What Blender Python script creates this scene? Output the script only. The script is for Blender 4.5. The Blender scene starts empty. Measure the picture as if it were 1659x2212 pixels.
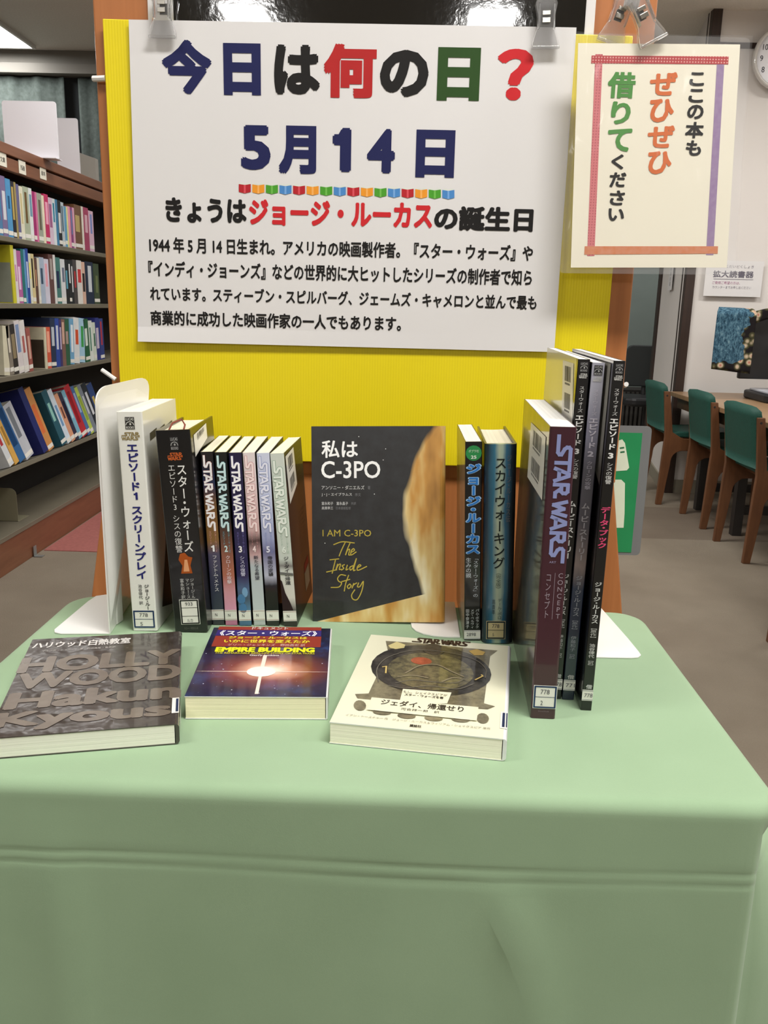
import bpy, bmesh, math, random
from mathutils import Vector as V, Matrix as M
R=math.radians
random.seed(7)
SC=bpy.context.scene; COL=SC.collection
# ------------------------------------------------------------------ camera
F=1850.0; CAMP=V((0,0,1.2)); PITCH,ROLL,YAW=R(13.5),R(1.4),R(-1.2)
cy,sy,cp,sp=math.cos(YAW),math.sin(YAW),math.cos(PITCH),math.sin(PITCH)
FW=V((sy*cp,cy*cp,-sp)); RT=V((cy,-sy,0)); UP=RT.cross(FW)
RT,UP=(math.cos(ROLL)*RT+math.sin(ROLL)*UP),(-math.sin(ROLL)*RT+math.cos(ROLL)*UP)
cam=bpy.data.cameras.new('camera'); co=bpy.data.objects.new('camera',cam); COL.objects.link(co)
cam.sensor_fit='HORIZONTAL'; cam.sensor_width=36; cam.lens=36*F/1659; cam.clip_start=.02
co.matrix_world=M(((RT.x,UP.x,-FW.x,0),(RT.y,UP.y,-FW.y,0),(RT.z,UP.z,-FW.z,1.2),(0,0,0,1)))
SC.camera=co
# ------------------------------------------------------------------ light and exposure
w=bpy.data.worlds.new('world'); SC.world=w; w.use_nodes=True
w.node_tree.nodes['Background'].inputs[0].default_value=(.95,.97,1,1)
w.node_tree.nodes['Background'].inputs[1].default_value=.3
SC.view_settings.view_transform='Standard'; SC.view_settings.look='None'; SC.view_settings.gamma=1
SC.view_settings.use_curve_mapping=False
SC.view_settings.exposure=0.0
CEIL=3.0
# ceiling fixtures: centre x, y, length x, length y, power
LIGHTS=[(-3.55,6.46,1.5,.72,30,'bright rectangular ceiling light above the left bookcase'),(.70,.10,1.25,.34,50,'long ceiling light right above the green-clothed table'),(-1.6,.1,1.25,.34,20,'ceiling light above the aisle left of the display board'),
        (-1.07,-4.15,.30,1.25,44,'ceiling light behind the camera on the left'),(.47,-4.15,.30,1.25,44,'ceiling light behind the camera on the right'),
        (-.9,3.6,1.25,.34,26,'ceiling light between the display board and the curtain'),(1.0,4.4,1.25,.34,34,'ceiling light above the chairs at the reading table'),(3.1,4.2,1.25,.34,30,'ceiling light above the right part of the reading table'),
        (-.9,7.6,1.25,.34,18,'ceiling light near the curtain'),(2.6,7.4,1.25,.34,20,'ceiling light in the room beyond the doorway'),(3.0,.2,1.25,.34,30,'ceiling light right of the display table')]  # doorway-room light is unseen, added to lift the dark grey-green wall there
for (lx,ly,a,b,p,_l) in LIGHTS:
    l=bpy.data.lights.new('ceiling_lamp','AREA'); l.shape='RECTANGLE'; l.size=a*.95; l.size_y=b*.95; l.energy=p; l.color=(1,.975,.945)
    o=bpy.data.objects.new('ceiling_lamp',l); COL.objects.link(o); o.location=(lx,ly,CEIL-.045)
T=.87
# ------------------------------------------------------------------ measuring helpers (a pixel becomes a point on a real plane)
def ray(px,py): return FW+RT*((px-829.5)/F)-UP*((py-1106)/F)
def onz(px,py,z=T):
    d=ray(px,py); return CAMP+d*((z-1.2)/d.z)
def ony(px,py,y):
    d=ray(px,py); return CAMP+d*(y/d.y)
def onx(px,py,x):
    d=ray(px,py); return CAMP+d*(x/d.x)
def onplane(px,py,p,n):
    d=ray(px,py); return CAMP+d*((p-CAMP).dot(n)/d.dot(n))
# ------------------------------------------------------------------ materials
def lin(h):
    if not isinstance(h,str): return tuple(h)+(1,)
    h=h.lstrip('#'); c=[int(h[i:i+2],16)/255 for i in (0,2,4)]
    return tuple(((x+.055)/1.055)**2.4 if x>.04045 else x/12.92 for x in c)+(1,)
MC={}
class NT:
    def __init__(s,name):
        s.m=bpy.data.materials.new(name); s.m.use_nodes=True; s.t=s.m.node_tree; s.b=s.t.nodes['Principled BSDF']
    def n(s,ty,**k):
        x=s.t.nodes.new(ty)
        for a,v in k.items():
            if a.startswith('i_'): x.inputs[a[2:].replace('_',' ')].default_value=v
            else: setattr(x,a,v)
        return x
    def l(s,a,b): s.t.links.new(a,b)
    def ramp(s,fac,stops,mode='LINEAR'):
        r=s.n('ShaderNodeValToRGB'); r.color_ramp.interpolation=mode
        e=r.color_ramp.elements
        while len(e)<len(stops): e.new(.5)
        for q,(p,c) in zip(e,stops): q.position=p; q.color=lin(c)
        s.l(fac,r.inputs[0]); return r.outputs[0]
    def coord(s): return s.n('ShaderNodeTexCoord').outputs['Object']
    def mapp(s,scale=(1,1,1),loc=(0,0,0),rot=(0,0,0)):
        m=s.n('ShaderNodeMapping'); m.inputs['Scale'].default_value=scale; m.inputs['Location'].default_value=loc; m.inputs['Rotation'].default_value=rot
        s.l(s.coord(),m.inputs[0]); return m.outputs[0]
    def noise(s,vec,scale,detail=3,rough=.5):
        n=s.n('ShaderNodeTexNoise'); n.inputs['Scale'].default_value=scale; n.inputs['Detail'].default_value=detail; n.inputs['Roughness'].default_value=rough
        s.l(vec,n.inputs['Vector']); return n.outputs[0]
    def bump(s,h,st,dist=.001):
        b=s.n('ShaderNodeBump'); b.inputs['Strength'].default_value=st; b.inputs['Distance'].default_value=dist
        s.l(h,b.inputs['Height']); s.l(b.outputs[0],s.b.inputs['Normal'])
    def mix(s,f,a,b,bt='MIX'):
        m=s.n('ShaderNodeMix',data_type='RGBA',blend_type=bt)
        for sock,v in ((m.inputs[0],f),(m.inputs[6],a),(m.inputs[7],b)):
            if isinstance(v,bpy.types.NodeSocket): s.l(v,sock)
            elif isinstance(v,(int,float)): sock.default_value=v
            else: sock.default_value=lin(v)
        return m.outputs[2]
    def math(s,op,a,b=0):
        m=s.n('ShaderNodeMath',operation=op)
        for i,v in enumerate((a,b)):
            if isinstance(v,bpy.types.NodeSocket): s.l(v,m.inputs[i])
            else: m.inputs[i].default_value=v
        return m.outputs[0]
    def set(s,col=None,rough=.5,metal=0,coat=0,spec=.5,alpha=1,trans=0,cr=.06):
        b=s.b
        if col is not None:
            if isinstance(col,bpy.types.NodeSocket): s.l(col,b.inputs['Base Color'])
            else: b.inputs['Base Color'].default_value=lin(col)
        b.inputs['Roughness'].default_value=rough; b.inputs['Metallic'].default_value=metal
        b.inputs['Coat Weight'].default_value=coat; b.inputs['Coat Roughness'].default_value=cr
        b.inputs['Specular IOR Level'].default_value=spec; b.inputs['Alpha'].default_value=alpha; b.inputs['Transmission Weight'].default_value=trans
        return s.m
def vary(name,col,amt=.08,scale=20,rough=.6,bump=0,stretch=(1,1,1),coat=0,spec=.5,metal=0):
    k=(name,col,amt,scale,rough,bump,stretch,coat)
    if k in MC: return MC[k]
    t=NT(name); nz=t.noise(t.mapp(stretch),scale,4)
    c=lin(col); d=tuple(max(0,x*(1-amt)) for x in c[:3]); e=tuple(min(1,x*(1+amt)) for x in c[:3])
    r=t.ramp(nz,[(.3,d),(.7,e)])
    m=t.set(r,rough,metal,coat,spec)
    if bump: t.bump(nz,bump)
    MC[k]=m; return m
def ink(col,rough=.5,coat=0):
    return vary('ink',col,.03,60,rough,0,(1,1,1),coat,.25)
def coverm(col,coat=.6): return vary('cover',col,.06,25,.45,0,(1,1,1),coat)
PAPERW=vary('white_paper','#dcdad9',.010,6,.7,0,(1,1,1),0,.25)
PAGES=None
def pagesm(col='#e6dfc4',axis=0):
    k=('pages',col,axis)
    if k in MC: return MC[k]
    t=NT('pages'); sc=[2,2,2]; sc[axis]=900
    nz=t.noise(t.mapp(tuple(sc)),1.0,2,.6)
    c=lin(col)[:3]
    r=t.ramp(nz,[(.3,tuple(x*.88 for x in c)),(.55,c)])
    m=t.set(r,.75,spec=.2); t.bump(nz,.25,.0006); MC[k]=m; return m
def wood(name,a,b,sc=(30,30,1.2),rough=.45,coat=.1):
    t=NT(name); v=t.mapp(sc); n1=t.noise(v,1.0,5,.6); n2=t.noise(t.mapp((1.5,1.5,.6)),1.5,2)
    r=t.ramp(n1,[(.25,a),(.75,b)]); r2=t.mix(t.math('MULTIPLY',n2,.3),r,a)
    m=t.set(r2,rough,0,coat); t.bump(n1,.08,.0006); return m
# ------------------------------------------------------------------ mesh builder
class MB:
    def __init__(s): s.v=[];s.f=[];s.mi=[]
    def face(s,pts,mi=0):
        k=len(s.v); s.v+= [tuple(p) for p in pts]; s.f.append(tuple(range(k,k+len(pts)))); s.mi.append(mi); return s
    def box(s,a,b,mi=0,mat=None):
        x0,y0,z0=a;x1,y1,z1=b
        p=[V(q) for q in ((x0,y0,z0),(x1,y0,z0),(x1,y1,z0),(x0,y1,z0),(x0,y0,z1),(x1,y0,z1),(x1,y1,z1),(x0,y1,z1))]
        if mat: p=[mat@q for q in p]
        k=len(s.v); s.v+=[tuple(q) for q in p]
        for f in ((0,3,2,1),(4,5,6,7),(0,1,5,4),(1,2,6,5),(2,3,7,6),(3,0,4,7)): s.f.append(tuple(k+i for i in f)); s.mi.append(mi)
        return s
    def prism(s,pts,d,mi=0,mis=None):
        """closed polygon pts (3D), extruded by vector d"""
        d=V(d); n=len(pts); k=len(s.v)
        s.v+=[tuple(p) for p in pts]+[tuple(V(p)+d) for p in pts]
        s.f.append(tuple(k+i for i in range(n))[::-1]); s.mi.append(mi)
        s.f.append(tuple(k+n+i for i in range(n))); s.mi.append(mi)
        for i in range(n):
            j=(i+1)%n; s.f.append((k+i,k+j,k+n+j,k+n+i)); s.mi.append(mis[i] if mis else mi)
        return s
    def tube(s,pts,r,seg=8,mi=0):
        pts=[V(p) for p in pts]; rs=r if isinstance(r,(list,tuple)) else [r]*len(pts); k=len(s.v)
        for i,p in enumerate(pts):
            t=(pts[min(i+1,len(pts)-1)]-pts[max(i-1,0)]).normalized()
            a=t.orthogonal().normalized() if i==0 else (a-t*a.dot(t)).normalized()
            b=t.cross(a)
            for j in range(seg):
                q=2*math.pi*j/seg; s.v.append(tuple(p+(a*math.cos(q)+b*math.sin(q))*rs[i]))
        for i in range(len(pts)-1):
            for j in range(seg):
                j2=(j+1)%seg; s.f.append((k+i*seg+j,k+i*seg+j2,k+(i+1)*seg+j2,k+(i+1)*seg+j)); s.mi.append(mi)
        s.f.append(tuple(k+j for j in range(seg))[::-1]); s.mi.append(mi)
        e=k+(len(pts)-1)*seg; s.f.append(tuple(e+j for j in range(seg))); s.mi.append(mi)
        return s
    def lathe(s,prof,seg=24,c=(0,0,0),mi=0):
        k=len(s.v); n=len(prof)
        for j in range(seg):
            q=2*math.pi*j/seg
            for (r,z) in prof: s.v.append((c[0]+r*math.cos(q),c[1]+r*math.sin(q),c[2]+z))
        for j in range(seg):
            j2=(j+1)%seg
            for i in range(n-1): s.f.append((k+j*n+i,k+j2*n+i,k+j2*n+i+1,k+j*n+i+1)); s.mi.append(mi)
        return s
    def grid(s,fn,nu,nv,mi=0,closeu=False):
        k=len(s.v)
        for i in range(nu):
            for j in range(nv): s.v.append(tuple(fn(i,j)))
        for i in range(nu if closeu else nu-1):
            for j in range(nv-1):
                a=k+i*nv+j; b=k+((i+1)%nu)*nv+j; s.f.append((a,b,b+1,a+1)); s.mi.append(mi)
        return s
    def build(s,name,mats,parent=None,bev=0,smooth=False,kind=None,label=None,seg=2):
        me=bpy.data.meshes.new(name); me.from_pydata(s.v,[],s.f); me.update()
        if not isinstance(mats,(list,tuple)): mats=[mats]
        for m in mats: me.materials.append(m)
        me.polygons.foreach_set('material_index',s.mi)
        if smooth: me.polygons.foreach_set('use_smooth',[True]*len(me.polygons))
        o=bpy.data.objects.new(name,me); COL.objects.link(o)
        if parent: o.parent=parent
        if bev:
            b=o.modifiers.new('b','BEVEL'); b.width=bev; b.segments=seg; b.limit_method='ANGLE'; b.angle_limit=R(40)
        if kind: o['kind']=kind
        if label: o['label']=label
        return o
def thing(name,label,cat,mat=None,group=None):
    o=bpy.data.objects.new(name,None); COL.objects.link(o); o.empty_display_size=.05
    if mat is not None: o.matrix_world=mat if isinstance(mat,M) else M.Translation(mat)
    o['label']=label; o['category']=cat
    if group: o['group']=group
    return o
def tag(o,label,cat,group=None):
    o['label']=label;o['category']=cat
    if group:o['group']=group
    return o
def rrect(x0,y0,x1,y1,r,n=4,corners=(1,1,1,1)):
    out=[]
    for (cx,cy_,a,on) in ((x1-r,y1-r,0,corners[0]),(x0+r,y1-r,90,corners[1]),(x0+r,y0+r,180,corners[2]),(x1-r,y0+r,270,corners[3])):
        if on:
            for i in range(n+1):
                q=R(a+90*i/n); out.append((cx+r*math.cos(q),cy_+r*math.sin(q)))
        else: out.append((cx+r*(1 if a in(0,270) else -1),cy_+r*(1 if a in(0,90) else -1)))
    return out
# ------------------------------------------------------------------ lettering
GL={}   # (string,bold) -> (verts,faces)
JOBS={} # (parent name,part name,mat) -> dict
def glyph(s,bold):
    return GL.setdefault((s,bold),None) or (s,bold)
class Face:
    """a flat face of a thing: P(u,v) gives the local point, sheet is the ink height"""
    def __init__(s,parent,mat,o,u,v):
        s.parent=parent; s.mat=mat; s.o=V(o); s.u=V(u); s.v=V(v); s.n=s.u.cross(s.v); s.k=0
    def P(s,u,v,h=.00025): return s.o+s.u*u+s.v*v+s.n*h
    def px(s,x,y):
        n=(s.mat.to_3x3()@s.n).normalized(); p=onplane(x,y,s.mat@s.o,n)
        q=s.mat.inverted()@p-s.o; return q.dot(s.u),q.dot(s.v)
    def box4(s,l,t,r,b): return (s.px(*l)[0],s.px(*b)[1],s.px(*r)[0],s.px(*t)[1])
    def box2(s,x0,y0,x1,y1):
        a=s.px(x0,y0);b=s.px(x1,y1); return (a[0],b[1],b[0],a[1])
def job(face,part,mat): return JOBS.setdefault((face.parent.name,part,mat.name),dict(parent=face.parent,part=part,mat=mat,items=[]))
def text(face,s,box,mat,bold=.02,part='title_lettering',h=.00025):
    glyph(s,bold); job(face,part,mat)['items'].append(('box',s,bold,face,box,h))
ROT='ー《》「」『』（）〈〉【】[]-－'
def vtext(face,s,uc,vt,vb,wd,mat,bold=.02,part='title_lettering',h=.00025,gaps=None):
    ws=[.5 if c==' ' else (.55 if c=='・' else 1.) for c in s]; tot=sum(ws); y=vt; un=(vt-vb)/tot
    for c,k in zip(s,ws):
        hh=un*k
        if c!=' ':
            glyph(c,bold)
            job(face,part,mat)['items'].append(('cell',c,bold,face,(uc-wd*.58,y-hh/2-un/2,uc+wd*.58,y-hh/2+un/2),h,c in ROT))
        y-=hh
def shape(face,pts,mat,part,h=.0002):
    job(face,part,mat)['items'].append(('poly',[face.P(u,v,h) for u,v in pts]))
def stroke(face,pts,wd,mat,part,h=.0003,ext=True):
    """thick polyline drawn as quads with round-ish joints"""
    it=job(face,part,mat)['items']
    for i in range(len(pts)-1):
        (x0,y0),(x1,y1)=pts[i],pts[i+1]; L=math.hypot(x1-x0,y1-y0) or 1e-9; dx,dy=(x1-x0)/L,(y1-y0)/L
        e=wd/2*.7 if ext else 0
        a=(x0-dx*e-dy*wd/2,y0-dy*e+dx*wd/2);b=(x1+dx*e-dy*wd/2,y1+dy*e+dx*wd/2);c=(x1+dx*e+dy*wd/2,y1+dy*e-dx*wd/2);d=(x0-dx*e+dy*wd/2,y0-dy*e-dx*wd/2)
        it.append(('poly',[face.P(u,v,h+i*9e-6) for u,v in (a,d,c,b)]))
LOGO=[[(-.75,.1),(.45,.1),(.6,.2),(.6,.33),(.2,.52),(.08,.66),(.08,.8),(.2,.9),(1.75,.9)],[(1.2,.9),(1.2,.0)],
 [(1.62,0),(2.0,.9),(2.15,.9),(2.52,0)],[(1.8,.27),(2.35,.27)],[(2.8,0),(2.8,.9),(3.3,.9),(3.42,.78),(3.42,.6),(3.3,.48),(2.85,.48)],[(3.1,.45),(3.4,.1),(3.72,.1)],
 [(4.05,.9),(4.3,.05),(4.58,.75),(4.86,.05),(5.1,.9)],[(5.2,0),(5.58,.9),(5.73,.9),(6.1,0)],[(5.4,.27),(5.93,.27)],
 [(6.4,0),(6.4,.9),(6.9,.9),(7.02,.78),(7.02,.6),(6.9,.48),(6.45,.48)],[(6.7,.45),(7.0,.1),(7.95,.1),(8.1,.2),(8.1,.33),(7.7,.52),(7.58,.66),(7.58,.8),(7.7,.9),(8.6,.9)]]
LOGOS=[[(-.0,.1),(.45,.1),(.6,.2),(.6,.33),(.2,.52),(.08,.66),(.08,.8),(.2,.9),(1.75,.9)]]
def smooth(pts,n=5):
    if len(pts)<3: return pts
    P=[V(p) for p in pts]; P=[P[0]*2-P[1]]+P+[P[-1]*2-P[-2]]; out=[]
    for i in range(1,len(P)-2):
        for k in range(n):
            t=k/n; a,b,c,d=P[i-1:i+3]
            out.append(tuple(.5*((2*b)+(c-a)*t+(2*a-5*b+4*c-d)*t*t+(3*b-a-3*c+d)*t**3)))
    return out+[tuple(P[-2])]
def logo(face,box,mat,down=False,wd=.25,part='title_lettering',h=.0003,strokes=None):
    """wide cinema style lettering with joined strokes; down=True reads from top to bottom"""
    u0,v0,u1,v1=box
    for st in (strokes or LOGO):
        pts=[]
        for (x,y) in st:
            a=(x+.75)/9.35
            pts.append((u0+(u1-u0)*y,v1-(v1-v0)*a) if down else (u0+(u1-u0)*a,v0+(v1-v0)*y))
        k=(abs(u1-u0) if down else abs(v1-v0))
        stroke(face,pts,wd*k,mat,part,h)
def logo2(face,box,mat,**k):
    """two line form of the same lettering"""
    u0,v0,u1,v1=box; m=(v0+v1)/2; g=(v1-v0)*.03
    top=[[(x,y) for x,y in s] for s in LOGO[:6]]; bot=LOGO[6:]
    for part_,lo,hi,a0,a1 in ((top,m+g,v1,-.75,3.72),(bot,v0,m-g,4.05,8.6)):
        for st in part_:
            stroke(face,[(u0+(u1-u0)*(x-a0)/(a1-a0),lo+(hi-lo)*y) for x,y in st],.24*(hi-lo),mat,k.get('part','title_lettering'),.0003)
def flush_text():
    obs={}
    for (s,bold) in GL:
        c=bpy.data.curves.new('glyph','FONT'); c.body=s; c.size=1; c.resolution_u=3 if len(s)<8 else 2
        o=bpy.data.objects.new('glyph',c); COL.objects.link(o); obs[(s,bold)]=o
    bpy.context.view_layer.update(); dg=bpy.context.evaluated_depsgraph_get()
    for k,o in obs.items():
        me=bpy.data.meshes.new_from_object(o.evaluated_get(dg))
        vs=[(v.co.x,v.co.y,0) for v in me.vertices]; fs=[tuple(p.vertices) for p in me.polygons]
        if k[0]=='1': vs,fs=[(a,b,0) for a,b in ((.0,.5),(.0,.6),(.1,.6),(.17,.72),(.27,.72),(.27,0),(.15,0),(.15,.5))],[(3,4,5,6,7),(0,7,3,2,1)]
        if k[1]>0:
            n=8 if k[1]>=.02 else 4; V0,F0=vs,fs; vs=[];fs=[]
            for q in range(n):
                sq=all(0x4e00<=ord(ch)<=0x9fff and ch not in '今' for ch in k[0]); dx,dy=[(k[1]*a,k[1]*b) for a,b in ((-1,-1),(1,1),(-1,1),(1,-1),(-1,0),(1,0),(0,-1),(0,1))][q] if sq else (k[1]*1.08*math.cos(2*math.pi*(q+.5)/n),k[1]*1.08*math.sin(2*math.pi*(q+.5)/n)); b0=len(vs)
                vs+=[(a+dx,b+dy,q*9e-6) for a,b,_ in V0]; fs+=[tuple(b0+i for i in f) for f in F0]
        GL[k]=(vs,fs); bpy.data.meshes.remove(me)
    for k,o in obs.items():
        c=o.data; bpy.data.objects.remove(o); bpy.data.curves.remove(c)
    for j in JOBS.values():
        vv=[];ff=[]
        for it in j['items']:
            if it[0]=='poly':
                k=len(vv); vv+=[tuple(p) for p in it[1]]; ff.append(tuple(range(k,k+len(it[1])))); continue
            s,bold,face,box,h=it[1:6]; vs,fs=GL[(s,bold)]
            if not vs: continue
            u0,v0,u1,v1=box; k=len(vv)
            if it[0]=='box':
                xs=[a[0] for a in vs];ys=[a[1] for a in vs];a0,a1,b0,b1=min(xs),max(xs),min(ys),max(ys)
                
                for a,b,e in vs: vv.append(tuple(face.P(u0+(u1-u0)*(a-a0)/(a1-a0),v0+(v1-v0)*(b-b0)/(b1-b0),h+e)))
            else:
                xs=[a[0] for a in vs]; cx=(min(xs)+max(xs))/2 if ord(s[0])<256 else .5
                for a,b,e in vs:
                    a-=cx-.0; b-=.37
                    if it[6]: a,b=b,-a
                    vv.append(tuple(face.P((u0+u1)/2+(u1-u0)*a,(v0+v1)/2+(v1-v0)*b,h+e)))
            for f in fs: ff.append(tuple(k+i for i in f))
        me=bpy.data.meshes.new(j['part']); me.from_pydata(vv,[],ff); me.materials.append(j['mat'])
        o=bpy.data.objects.new(j['part'],me); COL.objects.link(o); o.parent=j['parent']
# ================================================================== ROOM
def struct(name,mb,m,**k): return mb.build(name,m,kind='structure',**k)
def carpet_mat():
    t=NT('carpet'); c=t.coord(); n1=t.noise(c,220,3); n2=t.noise(c,1.6,3); n3=t.noise(c,9,2)
    base=t.ramp(n2,[(.35,'#7a6f61'),(.65,'#8a8071')]); b=t.mix(t.math('MULTIPLY',n1,.35),base,'#5f574c'); b=t.mix(t.math('MULTIPLY',n3,.15),b,'#a59a88')
    sx=t.n('ShaderNodeSeparateXYZ'); t.l(c,sx.inputs[0])
    # darker woven band running across the floor, and a worn pale strip by the wall
    band=t.math('MULTIPLY',t.math('MULTIPLY',t.math('GREATER_THAN',sx.outputs[1],4.56),t.math('LESS_THAN',sx.outputs[1],5.35)),t.math('GREATER_THAN',sx.outputs[0],.3))
    b=t.mix(t.math('MULTIPLY',band,.45),b,'#5a4c42')
    m=t.set(b,.95,spec=.1); t.bump(n1,.6,.003); return m
struct('floor',MB().box((-5.4,-6,-.05),(4.4,8.6,0)),carpet_mat())
struct('trim_1',MB().box((-1.74,3.98,.0),(-1.0,5.6,.004)),vary('pink_carpet','#a0605a',.1,60,.95,.4),label='dusty pink strip of carpet beside the bookcase')
def ceil_mat():
    t=NT('ceiling_board'); n=t.noise(t.coord(),90,3); m=t.set(t.ramp(n,[(.3,'#e4e0d8'),(.7,'#eeeae2')]),.9,spec=.2); t.bump(n,.4,.002); return m
CE=ceil_mat()
struct('ceiling',MB().box((-5.4,-6,CEIL),(4.4,8.6,CEIL+.06)),CE)
PL=vary('plaster','#d9d4cf',.02,3,.8,.05)
GG=vary('green_grey_paint','#6f7a76',.05,4,.8,.05)
struct('wall_left',MB().box((-5.4,-6,0),(-5.34,7.0,CEIL)),PL)
struct('wall_rear',MB().box((-5.4,-6.06,0),(4.4,-6,CEIL)),vary('rear_wall','#8f8a82',.05,3,.8))
struct('wall_right',MB().box((4.2,-6,0),(4.26,8.3,CEIL)),PL)
struct('wall_window',MB().box((-5.34,7.05,0),(-1.2,7.12,CEIL)),vary('window_wall','#3c4144',.05,4,.8))
struct('trim_2',MB().box((-5.34,6.95,2.9),(-1.2,7.05,CEIL)).box((-5.34,6.9,2.83),(-1.2,7.04,2.9)),vary('soffit','#7c7973',.03,5,.8),bev=.004,label='pale soffit band over the curtains')
struct('wall_far',MB().box((-1.2,8.3,0),(4.2,8.36,CEIL)),GG)
# right-hand wall with dark posts and a beam
p0=V((1.797,5.85,0)); p1=V((1.977,6.97,0))
dark=wood('dark_stained_wood','#241712','#3d2a20',(60,60,2),.5)
struct('wall_side',MB().prism([p1+V((0,0,0)),p0,p0+V((.1,0,0)),p1+V((.1,0,0))],(0,0,CEIL)),PL)
struct('trim_3',MB().box((-.02,-.03,0),(.02,.03,CEIL),0,M.Translation(p1)),dark,label='thin dark jamb at the far end of the side wall')
struct('trim_4',MB().box((1.800,5.80,0),(1.858,5.90,CEIL)),dark,bev=.003,label='dark wooden post at the corner of the white wall')
struct('wall_back',MB().box((1.856,5.83,0),(4.2,5.9,CEIL)),PL)
struct('trim_5',MB().box((1.858,5.815,2.79),(4.2,5.83,2.82)),dark,label='thin dark beam line across the top of the white wall')
struct('baseboard_side',MB().prism([p1+V((-.012,0,0)),p0+V((-.012,0,0)),p0,p1],(0,0,.09)),vary('vinyl_base','#8c8676',.05,8,.6))
struct('baseboard_back',MB().box((1.858,5.815,0),(4.2,5.83,.09)),vary('vinyl_base','#8c8676',.05,8,.6))
# curtains
def curtain(x0,x1,label):
    t=NT('curtain_cloth'); n=t.noise(t.coord(),40,3); m=t.set(t.ramp(n,[(.3,'#444b48'),(.7,'#525a57')]),.9,spec=.1)
    nn=int((x1-x0)/.02); mb=MB()
    def fn(i,j):
        x=x0+(x1-x0)*i/nn; z=.05+(2.82-.05)*j/6; return (x,6.97+.012*math.sin(i*.55)+.006*math.sin(i*1.3+j*.4),z)
    mb.grid(fn,nn+1,7)
    o=mb.build('curtain',m,smooth=True); s=o.modifiers.new('s','SOLIDIFY'); s.thickness=.004
    tag(o,label,'curtain')
curtain(-5.3,-2.635,'grey-green curtain hanging left of the dark gap behind the bookcase')
curtain(-2.535,-1.3,'grey-green curtain hanging right of the dark gap, mostly behind the wooden board')
# ceiling lights
EM=NT('lamp_diffuser'); EM.set('#ffffff'); EM.b.inputs['Emission Color'].default_value=(1,.99,.96,1); EM.b.inputs['Emission Strength'].default_value=7; EM=EM.m
FRM=vary('lamp_frame','#c9c8c4',.02,10,.4)
for i,(lx,ly,a,b,p,lab) in enumerate(LIGHTS):
    t=thing('ceiling_light',lab,'ceiling light',V((lx,ly,CEIL)),group='ceiling lights of the reading room')
    MB().box((-a/2,-b/2,-.02),(a/2,b/2,-.012)).build('diffuser',EM,t)
    fr=MB()
    for q in ((-a/2-.02,-b/2-.02,a/2+.02,-b/2),(-a/2-.02,b/2,a/2+.02,b/2+.02),(-a/2-.02,-b/2,-a/2,b/2),(a/2,-b/2,a/2+.02,b/2)): fr.box((q[0],q[1],-.026),(q[2],q[3],0))
    fr.build('frame',FRM,t)
# ================================================================== BOOKCASE
BX=-1.745
BW=wood('bookcase_veneer','#6c422c','#885a40',(3,3,30),.45); SHM=vary('shelf_steel','#6f695a',.06,8,.5); DKM=vary('dark_back_panel','#1f1b18',.1,5,.8)
t=thing('bookcase','long brown library bookcase with grey shelves left of the wooden board','bookcase',V((BX,0,0)))
y0b,y1b=2.6,6.3
MB().box((-.34,y0b,1.795),(.012,y1b,1.84)).build('top_panel',BW,t,bev=.003)
MB().box((-.02,y0b,1.733),(.004,y1b,1.786)).build('fascia_board',BW,t,bev=.002)
MB().box((-.34,y0b,0),(-.325,y1b,1.795)).build('back_panel',DKM,t)
MB().box((-.30,y0b,0),(-.004,y1b,.15)).build('plinth',BW,t,bev=.002)
for yy in (y0b,y1b-.03): MB().box((-.34,yy,0),(0,yy+.03,1.795)).build('side_panel',BW,t,bev=.002)
SHZ=[1.456,1.174,.862,.461,.172]
TB=R(-15)
MB().box((-.31,y0b+.03,-.022),(.002,y1b-.03,0),0,M.Translation((0,0,SHZ[3]))@M.Rotation(TB,4,'Y')).build('tilted_shelf',SHM,t,bev=.002)
for z in SHZ[:3]+SHZ[4:]: MB().box((-.32,y0b+.03,z-.022),(.002,y1b-.03,z)).build('shelf',SHM,t,bev=.002)
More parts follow.
